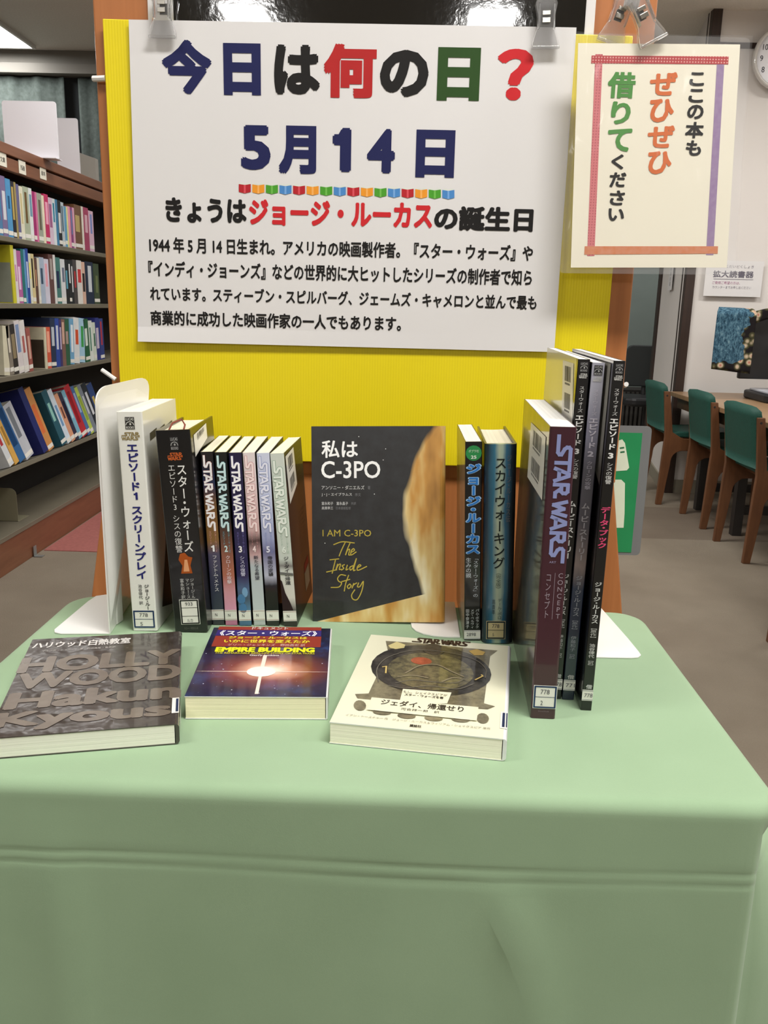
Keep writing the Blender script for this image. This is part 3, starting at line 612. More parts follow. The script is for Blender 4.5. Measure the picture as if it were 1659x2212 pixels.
for s_,x0,y0,x1,y1 in (('1944 年 5 月 14 日生まれ。アメリカの映画製作者。『スター・ウォーズ』や',322,511,1150,565),('『インディ・ジョーンズ』などの世界的に大ヒットしたシリーズの制作者で知ら',320,563,1148,618),
    ('れています。スティーブン・スピルバーグ、ジェームズ・キャメロンと並んで最も',324,618,1158,670),('商業的に成功した映画作家の一人でもあります。',325,670,866,716)):
    text(f,s_,f.box2(x0,y0,x1,y1),ink(BL),.026,'body_lettering',HH)
for k in range(16):
    cc=['#b3242c','#e8962c','#4a9a2c','#4a86c4'][k%4]; cl=['#d8505a','#f2b060','#70b850','#78a8dc'][k%4]
    x=516+k*29.3; y=395+k*.85; 
    Pq=lambda u,v:f.px(x+u*26,y+v*23)
    shape(f,[Pq(0,.12),Pq(0,.86),Pq(.5,1),Pq(.5,.2)],ink(cc),'book_motif',HH); shape(f,[Pq(.5,.2),Pq(.5,1),Pq(1,.86),Pq(1,.12)],ink(cc),'book_motif',HH)
    shape(f,[Pq(.42,.2),Pq(.42,.98),Pq(.58,.98),Pq(.58,.2)],ink(cl),'book_motif_fold',HH+.0002)
    shape(f,[Pq(.05,.02),Pq(.05,.12),Pq(.5,.22),Pq(.95,.12),Pq(.95,.02),Pq(.7,-.02),Pq(.5,.1),Pq(.3,-.02)],ink('#d9ddd4'),'book_motif_page',HH)
# ------------------------------------------------------------------ clear clips
CP=NT('clear_plastic'); CP.set('#f4f4f4',.08,trans=.93,spec=.6); CP.b.inputs['IOR'].default_value=1.3; CP=CP.m
SPR=vary('spring_steel','#b8b4ac',.05,40,.2,metal=1)
def clip(px,py,Y,label,rot=0,sc=1,hook=True):
    """px,py = middle of the lower lip"""
    m=M.Translation(ony(px,py,Y))@M.Rotation(rot,4,'Y')@M.Scale(sc,4)
    t=thing('plastic_clip',label,'clip',m,group='clear plastic sign clips')
    prof=[(-.0155,0),(.0155,0),(.0150,.006),(.0105,.020),(.0100,.034),(.0125,.046),(.0095,.054),(-.0095,.054),(-.0125,.046),(-.0100,.034),(-.0105,.020),(-.0150,.006)]
    MB().prism([(x,-.005,z) for x,z in prof],(0,.0022,0)).build('front_jaw',CP,t,bev=.0007)
    MB().prism([(x,.0015,z) for x,z in prof],(0,.0015,0)).build('rear_jaw',CP,t,bev=.0005)
    MB().box((-.0155,-.0075,-.001),(.0155,-.0048,.0022)).build('lip',CP,t,bev=.0008)
    MB().box((-.0045,-.0062,.026),(.0045,-.0050,.031)).box((-.0045,-.0062,.034),(.0045,-.0050,.038)).box((-.0045,.003,.026),(.0045,.0036,.038)).build('spring',SPR,t,bev=.0004)
    for sx_ in (-1,1): MB().box((sx_*.0085-.001,-.0085,.020),(sx_*.0085+.001,-.003,.046)).build('side_rib',CP,t,bev=.0005)
    if hook: MB().tube([(0,-.002,.052),(0,-.004,.060),(.002,-.003,.068),(0,0,.078)],.0022,8).build('swivel_hook',CP,t,smooth=True)
    return t
clip(353,84,SY-.002,'clear plastic clip at the upper left corner of the white sign')
clip(1177,107,SY-.002,'clear plastic clip at the upper right corner of the white sign',R(-2))
clip(1411,92,1.040,'clear plastic clip gripping the top of the laminated sheet',R(-28))
clip(1316,96,1.062,'clear plastic clip hanging behind the laminated sheet',R(17))
o=MB().tube([ony(1362,18,1.05),ony(1368,-6,1.05)],.0085,16).tube([ony(1364,15,1.05),ony(1375,22,1.045)],.004,8).build('hanging_knob',vary('white_plastic','#dcdad8',.02,20,.4),bev=.002); tag(o,'white round knob from which the two tilted clips hang','knob')
# ------------------------------------------------------------------ laminated sheet
LY=1.042
t=thing('laminated_sheet','cream laminated sheet framed with coloured tapes hung right of the white sign','sign',V((0,LY,0)))
f=Face(t,M.Translation((0,LY,0)),(0,0,0),(1,0,0),(0,0,1))
def pq(pts,y=0): return [(f.px(*p)[0],y,f.px(*p)[1]) for p in pts]
def roundpoly(pts,r):
    out=[];n=len(pts)
    for i in range(n):
        p=V(pts[i]);a=(V(pts[i-1])-p).normalized()*r;b=(V(pts[(i+1)%n])-p).normalized()*r
        for k in range(5):
            q=k/4; out.append(tuple((p+a)*(1-q)**2+p*2*q*(1-q)+(p+b)*q*q))
    return out
MB().prism(pq([(1249,93),(1599,96),(1570,578),(1233,578)]),(0,.0006,0)).build('cream_paper',vary('cream_paper','#e9e3d0',.012,8,.6),t)
fp=pq([(1241,71),(1622,81),(1586,594),(1209,590)],-.0012)
mb=MB(); 
fa,fb,fc,fd=[V(p) for p in fp]
def lam(i,j):
    u=i/16;v=j/22; p=(fd.lerp(fc,u)).lerp(fa.lerp(fb,u),v); 
    p.y+=-.0036-.0024*math.sin(u*8+v*6)*math.sin(v*11-u*4); return p
mb.grid(lam,17,23).build('film_front',FILM,t,smooth=True)
MB().prism(roundpoly([(p[0],.0008,p[2]) for p in fp],.006),(0,.0002,0)).build('film_back',FILM,t)
def tape(pts,mat,k,name): MB().prism(pq(pts,-.0001-k*.0001),(0,.00008,0)).build(name,mat,t)
def tapem(c,dots=None):
    q=NT('tape'); 
    if dots:
        vo=q.n('ShaderNodeTexVoronoi'); vo.inputs['Scale'].default_value=1; vo.inputs['Randomness'].default_value=0; q.l(q.mapp((320,.001,330)),vo.inputs['Vector'])
        c=q.ramp(vo.outputs['Distance'],[(.22,dots),(.30,c)])
    else:
        c=q.mix(q.math('MULTIPLY',q.noise(q.coord(),200,2),.2),c,'#ffffff')
    return q.set(c,.5,alpha=.9)
tape([(1286,117),(1302,117),(1284,553),(1268,553)],tapem('#d4787c','#b85a62'),1,'pink_tape')
tape([(1549,128),(1565,128),(1541,551),(1525,551)],tapem('#8c6a9c'),1,'purple_tape')
tape([(1278,120),(1574,122),(1573,139),(1277,137)],tapem('#b8383c','#e0a49c'),2,'red_dotted_tape')
tape([(1263,532),(1551,532),(1550,548),(1262,550)],tapem('#d07028'),2,'orange_tape')
for s_,x0,y0,x1,y1,cc in (('借',1315,155,1370,213,'#4a8a3c'),('り',1322,219,1360,269,'#4a8a3c'),('て',1314,277,1362,328,'#4a8a3c'),('く',1322,333,1346,366,BL),('だ',1318,372,1351,405,BL),('さ',1318,411,1348,444,BL),('い',1315,450,1347,478,BL),
    ('ぜ',1406,155,1460,207,'#d06a34'),('ひ',1405,213,1453,265,'#d06a34'),('ぜ',1401,270,1454,320,'#d06a34'),('ひ',1401,326,1448,377,'#d06a34'),
    ('こ',1491,156,1520,186,BL),('こ',1489,192,1518,222,BL),('の',1486,226,1518,258,BL),('本',1482,263,1518,299,BL),('も',1483,303,1513,337,BL)):
    text(f,s_,f.box2(x0,y0,x1,y1),ink(cc),.035,{'#4a8a3c':'green_lettering','#d06a34':'orange_lettering',BL:'black_lettering'}[cc],.0004)
# ================================================================== CLOTHED TABLE
t=thing('display_table','small wooden table hidden under the green cloth','table',V((-.05,.73,0)))
MB().box((-.29,-.165,.835),(.29,.165,.862)).build('tabletop',OW,t,bev=.003)
for x in (-.26,.22):
    for y in (-.15,.11): MB().box((x,y,0),(x+.04,y+.04,.835)).build('leg',OW,t)
def cloth_table():
    q=NT('green_cloth'); c=q.coord(); n=q.noise(c,9,3); fine=q.noise(c,900,2,.5)
    col=q.ramp(n,[(.3,'#90aa88'),(.7,'#98b290')]); col=q.mix(q.math('MULTIPLY',fine,.18),col,'#789074')
    m=q.set(col,.85,spec=.2)
    q.b.inputs['Sheen Weight'].default_value=.15
    q.bump(q.noise(c,1500,1,.5),.12,.0003)
    x0,x1,y0,y1,r=-.374,.2745,.5335,.929,.035; fr_=.026
    # outline, denser sampling on straights
    pts=[]
    cn=[(x1-r,y1-r,0),(x0+r,y1-r,90),(x0+r,y0+r,180),(x1-fr_,y0+fr_,270)]
    rr=[r,r,r,fr_]
    for i in range(4):
        cx,cy_,a=cn[i]; ri=rr[i]
        for k in range(9):
            an=R(a+90*k/8); pts.append((V((cx+ri*math.cos(an),cy_+ri*math.sin(an))),V((math.cos(an),math.sin(an)))))
        nx=cn[(i+1)%4]; an=R(a+90); rn=rr[(i+1)%4]
        A=V((cx+ri*math.cos(an),cy_+ri*math.sin(an))); B=V((nx[0]+rn*math.cos(an),nx[1]+rn*math.sin(an)))
        for k in range(1,40): pts.append((A.lerp(B,k/40),V((math.cos(an),math.sin(an)))))
    N=len(pts); mb=MB(); er=.010
    drops=[0,.0008,.003,.006,.010]
    rows=[]
    for k in range(7): a=R(90*k/6); rows.append((er*(1-math.cos(a)) if 0 else er*math.sin(a)-er, er*(1-math.cos(a))))
    zz=[.0135,.020,.028,.036,.044,.050,.0525,.0545,.0565,.059,.0615,.064,.066,.068,.071,.076,.08,.1,.13,.17,.22,.28,.34,.42,.5,.6]
    for z in zz: rows.append((0,z))
    s_=0
    prev=None
    dist=[]
    for p,n_ in pts:
        s_+= (p-prev).length if prev is not None else 0; prev=p; dist.append(s_)
    def fn(i,j):
        p,n_=pts[i]; o,dr=rows[j]; s=dist[i]
        k=min(1,max(0,(dr-.01)/.5))
        off=.004*math.sin(s*13+.5)*k+.003*math.sin(s*31+1.2)*k*k
        # pressed double crease
        for c0 in (.0555+.0016*math.sin(s*14),.0655+.0020*math.sin(s*14+.4)): off+= -.00042*(1+.4*math.sin(s*23))*math.exp(-((dr-c0)/.0018)**2)
        # diagonal soft fold on the front
        fx=.115-.075*0
        if n_.y<-.9:
            d0=p.x-(.075+.045*min(1,max(0,(dr-.06)/.14)))
            if dr>.06: off+= .006*math.exp(-(d0/.008)**2)*min(1,(dr-.06)/.04)
        if n_.y<-.9: off+= .004*math.exp(-((p.x+.243-.02*dr)/.011)**2)*min(1,max(0,dr-.02)/.08)
        # the corner hangs straight, the side panel behind it swings outwards
        kk=min(1,max(0,(dr-.03)/.12)); k3=min(1,max(0,(dr-.012)/.03))
        if n_.x>.5: off+= -.010*k3+kk*.15*min(1,max(0,(p.y-.550)/.06))*(1-min(1,max(0,(p.y-.635)/.07)))
        elif n_.y<-.5 and p.x>.15: off+= 0
        q_=p+n_*(o+off); return (q_.x,q_.y,T-dr)
    mb.grid(fn,N,len(rows),closeu=True)
    # top surface: fan of rings inward
    k0=len(mb.v); cen=V((-.05,.73))
    ring=[mb.v[i*len(rows)] for i in range(N)]
    prevr=[i*len(rows) for i in range(N)]
    for lv in (.97,.85,.6,.3):
        cur=[]
        for i in range(N):
            x=cen.x+(ring[i][0]-cen.x)*lv; y=cen.y+(ring[i][1]-cen.y)*lv
            mb.v.append((x,y,T)); cur.append(len(mb.v)-1)
        for i in range(N):
            j=(i+1)%N; mb.f.append((prevr[i],prevr[j],cur[j],cur[i])); mb.mi.append(0)
        prevr=cur
    mb.f.append(tuple(prevr)); mb.mi.append(0)
    # flip orientation is irrelevant for cycles
    o=mb.build('tablecloth',m,smooth=True)
    bm=bmesh.new(); bm.from_mesh(o.data); bmesh.ops.recalc_face_normals(bm,faces=bm.faces); bm.to_mesh(o.data); bm.free()
    tag(o,'pale green cloth draped over the display table with a pressed crease','tablecloth')
    return o
cloth_table()
# ================================================================== BOOKENDS ON THE TABLE
WE=vary('white_enamel','#e9e8e4',.01,10,.3,coat=.5)
T0=T+.0004
t=thing('bookend','tall white metal bookend at the left end of the display books','bookend',V((0,0,0)))
A=V((-.2926,.808,T0)); Bk=V((-.304,.925,T0))
tl=ony(203,838,.808); tr=ony(322,812,.925)
def plate(pts,r,th,name,par,m=WE):
    MB().prism(roundpoly([tuple(p) for p in pts],r),th).build(name,m,par,bev=.0004)
# rounded only on the upper corners
pt=[A,A.lerp(tl,.93)]+[tuple(tl.lerp(A,.07)*(1-q)**2+tl*2*q*(1-q)+tl.lerp(tr,.22)*q*q) for q in (.15,.3,.45,.6,.75,.9)]+[tl.lerp(tr,.78)]+[tuple(tl.lerp(tr,.78)*(1-q)**2+tr*2*q*(1-q)+tr.lerp(Bk,.07)*q*q) for q in (.15,.35,.55,.75,.9)]+[tr.lerp(Bk,.1),Bk]
MB().prism(pt,(.0012,0,0)).build('plate',WE,t)
rb=A.lerp(Bk,.22)+V((.0012,0,0)); rt_=rb+(tl-A)*.74
MB().prism([rb,rb+V((.0018,.012,0)),rt_+V((.0018,.012,0)),rt_],(.0012,.002,0)).build('pressed_rib',WE,t,bev=.0004)
MB().prism([(x,y,T0) for x,y in ((-.2926,.8075),(-.340,.8030),(-.3475,.806),(-.3505,.813),(-.3475,.90),(-.345,.918),(-.336,.9235),(-.304,.925))],(0,0,.001)).build('base',WE,t)
t=thing('bookend','white metal bookend whose broad base shows right of the tall black books','bookend',V((0,0,0)))
MB().prism([(x,y,T0) for x,y in ((.190,.787),(.2290,.7885),(.2365,.7905),(.2405,.796),(.2405,.805),(.2385,.84),(.2305,.935),(.228,.945),(.222,.9495),(.1925,.95))],(0,0,.001)).build('base',WE,t)
MB().prism([(.1905,y,z) for y,z in rrect(.815,T0,.94,T0+.2,.02,4,(1,1,0,0))],(.0012,0,0)).build('plate',WE,t)
t=thing('bookend','low white metal bookend under the thin black spine beside the face-out book','bookend',V((0,0,0)))
MB().prism([(x,y,T0) for x,y in ((.064,.935),(.014,.935),(.0135,.865),(.0145,.852),(.0185,.842),(.0265,.834),(.038,.829),(.052,.8275),(.064,.8285))],(0,0,.0012)).build('base',WE,t)
MB().prism([(x,.935,z) for x,z in rrect(.016,T0,.044,T0+.12,.012,4,(1,1,0,0))],(0,.0012,0)).build('plate',WE,t)
# ================================================================== BOOKS ON THE TABLE
def std(x,y,yaw,lean,t,zz=T+.0004):
    ps,ph=R(yaw),R(lean); r=V((math.cos(ps),math.sin(ps),0)); b=V((-math.sin(ps),math.cos(ps),0)); z=V((0,0,1))
    r2=math.cos(ph)*r-math.sin(ph)*z; u=math.sin(ph)*r+math.cos(ph)*z
    o=V((x,y,zz+max(0,t*math.sin(ph))))
    return M(((r2.x,b.x,u.x,o.x),(r2.y,b.y,u.y,o.y),(r2.z,b.z,u.z,o.z),(0,0,0,1)))
def book(label,m,t,h,d,spine,front,back,pages='#ece5cc',hard=False,cr=.0015,curve=0,film=False,smooth=False,group='books displayed on the green cloth'):
    th=thing('book',label,'book',m,group)
    c=.0022 if hard else .0008; n=4
    outer=[(0,d,0)]; mis=[1]
    for k in range(n+1): a=R(90*k/n); outer.append((cr-cr*math.cos(a),cr-cr*math.sin(a),0)); mis.append(0)
    if curve:
        for k in range(1,8): q=k/8; outer.append((cr+(t-2*cr)*q,-curve*4*q*(1-q),0)); mis.append(0)
    for k in range(n+1): a=R(90*k/n); outer.append((t-cr+cr*math.sin(a),cr-cr*math.cos(a),0)); mis.append(0)
    mis[-1]=2; outer.append((t,d,0)); mis.append(2)
    inner=[(t-c,d,0),(t-c,max(cr,c)*1.0,0)]
    if curve: inner+=[(t-c-(t-2*c)*q,c-curve*4*q*(1-q)+.0003,0) for q in (.25,.5,.75)]
    inner+=[(c,max(cr,c),0),(c,d,0)]
    mis+= [2]+[0]*(len(inner)-2)+[1]
    mb=MB(); pts=outer+inner; k0=len(mb.v); N=len(pts)
    mb.v+=[p for p in pts]+[(p[0],p[1],h) for p in pts]
    for i in range(N): j=(i+1)%N; mb.f.append((i,j,N+j,N+i)); mb.mi.append(mis[i])
    # end caps as strips so the concave outline fills cleanly
    mb.f.append(tuple(range(N))[::-1]); mb.mi.append(0); mb.f.append(tuple(range(N,2*N))); mb.mi.append(0)
    o=mb.build('cover',[spine,front,back],th)
    e=.003 if hard else .0003; g=.004 if hard else .0005
    y_in=max(cr,c)+.0006
    MB().prism([(c,y_in,e),(t-c,y_in,e)]+([(t-c,d-g,e),(t*.75,d-g-.002,e),(t*.5,d-g-.003,e),(t*.25,d-g-.002,e),(c,d-g,e)] if hard else [(t-c,d-g,e),(c,d-g,e)]),(0,0,h-2*e)).build('page_block',pagesm(pages,0),th)
    return th
def fsp(b,m): return Face(b,m,(0,0,0),(1,0,0),(0,0,1))
def ffr(b,m,d): return Face(b,m,(0,d,0),(0,-1,0),(0,0,1))
def fbk(b,m,t): return Face(b,m,(t,0,0),(0,1,0),(0,0,1))
WH='#e8e6e2'; LP=vary('label_paper','#e4e2da',.02,30,.5,coat=.3)
def call_label(face,u0,v0,u1,v1,l1,l2,frame='#24395c',paper=LP,rows=2):
    shape(face,[(u0,v0),(u1,v0),(u1,v1),(u0,v1)],paper,'call_number_label',.0003)
    w=(u1-u0)*.045; fm=ink(frame); a=(u1-u0)*.06
    c=[(u0+a,v0+a),(u1-a,v0+a),(u1-a,v1-a),(u0+a,v1-a),(u0+a,v0+a)]
    stroke(face,c,w*1.5,fm,'label_frame',.00045); vm=(v0+v1)/2
    for k in range(1,rows): vk=v0+(v1-v0)*k/rows; stroke(face,[(u0+a,vk),(u1-a,vk)],w*.5,fm,'label_frame',.00045)
    H_=(v1-v0)/rows
    text(face,l1,(u0+(u1-u0)*.3,v1-H_*.75,u0+(u1-u0)*.68,v1-H_*.35),ink('#4c4c50'),.0,'label_lettering',.0005)
    if l2: text(face,l2,(u0+(u1-u0)*.32,v0+H_*.3,u0+(u1-u0)*(.42 if len(l2)==1 else .62),v0+H_*.68),ink('#4c4c50'),.0,'label_lettering',.0005)
def barcode(face,quad,n=2):
    shape(face,quad,LP,'barcode_label',.0004)
    a,b,c,d=[V(q) for q in quad]  # bl br tr tl
    pt=lambda u,v:(a.lerp(b,u)).lerp(d.lerp(c,u),v)
    for k in range(n):
        v1=.92-k*.46; v0=v1-.26; x=.22
        random.seed(3+k)
        while x<.78:
            w_=random.choice((.012,.02,.03)); shape(face,[pt(x,v0),pt(x+w_,v0),pt(x+w_,v1),pt(x,v1)],ink('#222222'),'barcode_bars',.0005); x+=w_+random.choice((.014,.022,.03))
        for q in range(8): shape(face,[pt(.25+q*.06,v0-.06),pt(.29+q*.06,v0-.06),pt(.29+q*.06,v0-.025),pt(.25+q*.06,v0-.025)],ink('#555555'),'barcode_bars',.0005)
def emblem(face,u0,v0,u1,v1,fg,bg):
    """small square publisher mark: name above and below an arch with a rising disc"""
    shape(face,[(u0,v0),(u1,v0),(u1,v1),(u0,v1)],bg,'publisher_mark',.0003); W_,H_=u1-u0,v1-v0
    text(face,'LUCAS',(u0+W_*.08,v1-H_*.28,u1-W_*.08,v1-H_*.06),fg,.01,'publisher_mark_lettering',.0004)
    text(face,'BOOKS',(u0+W_*.08,v0+H_*.04,u1-W_*.08,v0+H_*.24),fg,.01,'publisher_mark_lettering',.0004)
    stroke(face,[(u0+W_*(.5+.42*math.cos(a)),v0+H_*(.36+.26*math.sin(a))) for a in [R(180-30*k) for k in range(7)]],H_*.05,fg,'publisher_mark_lettering',.0004)
    shape(face,[(u0+W_*(.55+.10*math.cos(a)),v0+H_*(.42+.09*math.sin(a))) for a in [R(45*k) for k in range(8)]],fg,'publisher_mark_lettering',.0005)
# --- A: white screenplay book
t_,h_,d_=.0251,.2245,.1246; m=std(-.2716,.8193,.3,-1.66,t_)
wc=vary('white_gloss_cover','#e8e8e0',.015,15,.3,coat=.6)
b=book('thick white paperback with blue spine title between the tall bookend and a black book',m,t_,h_,d_,wc,wc,wc,'#efead8')
f=fsp(b,m); U=lambda x:x*t_; Z=lambda x:x*h_
emblem(f,U(.32),Z(.925),U(.68),Z(.978),ink('#dcdcd4'),ink('#33312e'))
logo2(f,(U(.15),Z(.878),U(.84),Z(.912)),ink('#8c7a48'))
vtext(f,'エピソード1 スクリーンプレイ',U(.52),Z(.865),Z(.245),U(.40),ink('#26286c'),.035)
vtext(f,'ジョージ・ルー',U(.68),Z(.222),Z(.10),U(.18),ink('#2c2c2c'),.02,'author_lettering')
vtext(f,'池谷律代 訳',U(.42),Z(.222),Z(.125),U(.14),ink('#5a5a58'),.01,'author_lettering')
call_label(f,U(.04),Z(.012),U(.94),Z(.10),'778','S')
fb=fbk(b,m,t_)
for k,(a,c_,e) in enumerate(((.02,.045,.10),(.055,.075,.10),(.085,.105,.095))): shape(fb,[(a,Z(.86-k*.0)),(c_,Z(.87)),(c_,Z(.905)),(a,Z(.895))],ink('#514c3c'),'cover_picture')
shape(fb,[(.022,Z(.08)),(.065,Z(.03)),(.1,Z(.02)),(.12,Z(.1)),(.118,Z(.8)),(.085,Z(.8)),(.06,Z(.6)),(.05,Z(.35))],ink('#26251f'),'cover_picture')
# --- B: black episode 3 hardback
t_,h_,d_=.0338,.2077,.105; m=std(-.2284,.8191,.7,-3.44,t_)
bc=vary('black_gloss_cover','#0d0d0f',.1,15,.3,coat=.5)
b=book('thick black hardback with white spine title and a framed call-number label',m,t_,h_,d_,bc,bc,bc,'#e9e1c6',hard=True)
f=fsp(b,m)
emblem(f,U(.40),Z(.905),U(.64),Z(.968),ink('#a8a8a6'),ink('#2c2c2c'))
logo2(f,(U(.30),Z(.858),U(.72),Z(.893)),ink('#c4602c'))
vtext(f,'スター・ウォーズ',U(.66),Z(.84),Z(.405),U(.27),ink('#e4e4e0'),.012)
vtext(f,'エピソード3 シスの復讐',U(.37),Z(.84),Z(.405),U(.19),ink('#d8d8d4'),.0)
shape(f,[(U(.38),Z(.40)),(U(.32),Z(.37)),(U(.42),Z(.34)),(U(.36),Z(.30)),(U(.70),Z(.30)),(U(.66),Z(.34)),(U(.74),Z(.38)),(U(.62),Z(.385)),(U(.52),Z(.405))][::-1],ink('#a8521c'),'spine_picture')
shape(f,[(U(.44),Z(.31)),(U(.62),Z(.31)),(U(.58),Z(.37)),(U(.50),Z(.37))],ink('#e0a070'),'spine_picture_glow',.0004)
for s_,u in (('ジョージ・ル',.66),('マシュー・ス',.52),('富永和子訳',.36)): vtext(f,s_,U(u),Z(.275),Z(.17),U(.11),ink('#c9c9c6'),.0,'author_lettering')
call_label(f,U(.22),Z(.038),U(.80),Z(.168),'933','ルカ',frame='#1c1c1c',rows=3)
vtext_=text(f,'ソニー・マガジンズ',(U(.30),Z(.012),U(.72),Z(.024)),ink('#77756f'),.0,'author_lettering')
fb=fbk(b,m,t_); barcode(fb,[(.012,Z(.86)),(.07,Z(.91)),(.07,Z(.985)),(.012,Z(.965))],1)
# bookmark ribbon on the page top
o=MB().tube([(.010,.012,h_-.002),(.012,.02,h_+.004),(.018,.034,h_+.006),(.022,.03,h_+.001),(.024,.016,h_-.002)],.0009,6).build('ribbon_marker',vary('red_ribbon','#7c3626',.05,20,.7),b,smooth=True)
# --- the six slim series volumes
def grad(name,stops,t_,h_,noise=.03,extra=None,coat=.7):
    """spine print running from bottom (0) to top (1)"""
    q=NT(name); s=q.n('ShaderNodeSeparateXYZ'); c=q.coord(); q.l(c,s.inputs[0])
    z=q.math('DIVIDE',s.outputs[2],h_); n=q.noise(q.mapp((60,60,30)),1.3,4,.6)
    z2=q.math('ADD',z,q.math('MULTIPLY',q.math('SUBTRACT',n,.5),noise)); col=q.ramp(z2,stops)
    if extra: col=extra(q,col,s,c,z)
    return q.set(col,.35,coat=coat)
ser=[(-.1948,.0125,3.0,-2.5,'#ffffff','#e6a8a0',[(0,'#2c2630'),(.09,'#262a40'),(.3,'#343650'),(.42,'#4a4560'),(.5,'#8a6434'),(.7,'#76542c'),(.82,'#1c2c50'),(.95,'#16141a')],'1','ファントム・メナス','#d8d8d8','first slim series volume, dark spine with bronze middle, next to the thick black hardback'),
 (-.1812,.0125,3.0,-2.4,'#d8f2f2','#6cb8c4',[(0,'#b46c8c'),(.1,'#e09cb8'),(.2,'#d898a4'),(.3,'#b87058'),(.5,'#6a4432'),(.62,'#12181a'),(.95,'#0a0f10')],'2','クローンの攻撃','#e8d8dc','second slim series volume, black spine fading to pink at the bottom'),
 (-.1665,.0127,3.0,-2.5,'#ffffff','#8078c0',[(0,'#3c5f80'),(.08,'#5a88ac'),(.16,'#46586c'),(.22,'#4a6488'),(.3,'#241f52'),(.6,'#1c1848'),(.95,'#18143c')],'3','シスの復讐','#c8c8dc','third slim series volume, deep violet-blue spine with blue shapes at the bottom'),
 (-.1518,.0123,2.3,-2.9,'#f8e4e2','#d49a9c',[(0,'#aeb4b4'),(.1,'#c4ccd0'),(.35,'#b8c4c8'),(.42,'#c8a4a4'),(.5,'#4a3434'),(.56,'#d0b0ae'),(.75,'#e2c8c8'),(.95,'#e8dcdc')],'4','新たなる希望','#3a3a44','fourth slim series volume, pale pink and grey spine'),
 (-.1378,.0130,1.0,-2.9,'#e6e8f6','#8494c8',[(0,'#0e0e10'),(.24,'#15141a'),(.30,'#b8bcd0'),(.44,'#6c6c94'),(.52,'#a0a8cc'),(.7,'#c4cce6'),(.95,'#d4daee')],'5','帝国の逆襲','#26262c','fifth slim series volume, pale lavender spine turning black at the bottom'),
 (-.1198,.0140,-1.9,-4.3,'#eaf2e8','#9cb8a4',[(0,'#1c1214'),(.08,'#2a1c1e'),(.17,'#d8d4cc'),(.33,'#d0d6ce'),(.36,'#7a7a76'),(.40,'#c8d2c8'),(.7,'#cfdccf'),(.95,'#d4dcd2')],'6','ジェダイの帰還','#26262c','sixth slim series volume, pale mint spine with a barcode on its black side')]
blk=vary('black_cover','#0f0e10',.15,20,.5,coat=.25)
for i,(x,t_,yaw,lean,lc,oc,stops,num,sub,sc_,lab) in enumerate(ser):
    h_,d_=.1838,.112; m=std(x,.8425 if i<3 else .845,yaw,lean,t_)
    sm=grad('series_spine',stops,t_,h_)
    b=book(lab,m,t_,h_,d_,sm,blk,blk,'#ece6cc',cr=.0008)
    f=fsp(b,m); Z=lambda v:v*h_; U=lambda u:u*t_
    top=.978 if i<5 else .955
    if i>2: logo(f,(U(.18),Z(top-.42),U(.80),Z(top)),ink(oc),True,.36,'title_outline',.00012)
    else: logo(f,(U(.18),Z(top-.42),U(.80),Z(top)),ink(oc),True,.30,'title_outline',.00012)
    logo(f,(U(.18),Z(top-.42),U(.80),Z(top)),ink(lc),True,.25,'title_lettering',.0003)
    vtext(f,'スター・ウォーズ',U(.74),Z(.555),Z(.43),U(.16),ink(oc),.0,'series_lettering')
    vtext(f,'エピソード',U(.34),Z(.555),Z(.475),U(.18),ink(oc),.0,'series_lettering')
    text(f,num,(U(.32),Z(.435),U(.60),Z(.472)),ink(lc),.03,'number_lettering')
    vtext(f,sub,U(.56),Z(.415),Z(.415-.024*len(sub)),U(.36),ink(sc_),.01,'subtitle_lettering')
    shape(f,[(0,Z(.03)),(t_,Z(.03)),(t_,Z(.092)),(0,Z(.092))],LP,'call_number_label',.0003)
    for v in (.036,.086): stroke(f,[(U(.02),Z(v)),(U(.98),Z(v))],.0003,ink('#8a3c34'),'label_frame',.0004)
    text(f,'N',(U(.28),Z(.052),U(.46),Z(.07)),ink('#3c3c3c'),.0,'label_lettering',.0005)
    if i==2:
        for q in ((.3,.16,.33),(.62,.2,.24),(.4,.105,.30)): shape(f,[(U(q[0]+q[2]*math.cos(R(a))),Z(q[1]+.03*math.sin(R(a)))) for a in range(0,360,30)],ink('#4c7ca8' if q[0]<.5 else '#7aa4c8'),'spine_picture',.0003)
    if i==5:
        shape(f,[(0,Z(.095)),(U(.8),Z(.095)),(U(.62),Z(.14)),(U(.3),Z(.2)),(U(.12),Z(.27)),(0,Z(.28))],ink('#2c1c1e'),'spine_picture',.00035)
        shape(f,[(0,Z(.31)),(t_,Z(.30)),(t_,Z(.315)),(0,Z(.325))],ink('#6a6c68'),'spine_picture',.00035)
        fb=fbk(b,m,t_); barcode(fb,[(.022,Z(.69)),(.060,Z(.755)),(.055,Z(.97)),(.006,Z(.975))][:0] or [(.012,Z(.70)),(.062,Z(.76)),(.056,Z(.985)),(.006,Z(.975))])
        for k in range(6): text(fb,'スター・ウォーズの物語'[:10-k],(.070,Z(.93-k*.035),.070+.03-.003*k,Z(.938-k*.035)),ink('#6c6c6c'),.0,'blurb_lettering')
        for k in range(9): text(fb,'はるかかなたの銀河系で'[:11-k//2],(.055,Z(.58-k*.03),.055+.045,Z(.588-k*.03)),ink('#38383a'),.0,'blurb_lettering')
        shape(fb,[(.068,Z(.20)),(.098,Z(.22)),(.098,Z(.27)),(.068,Z(.25))],ink('#8c2430'),'red_patch'); shape(fb,[(.068,Z(.08)),(.098,Z(.10)),(.098,Z(.215)),(.068,Z(.195))],ink('#a8a8a4'),'price_patch')
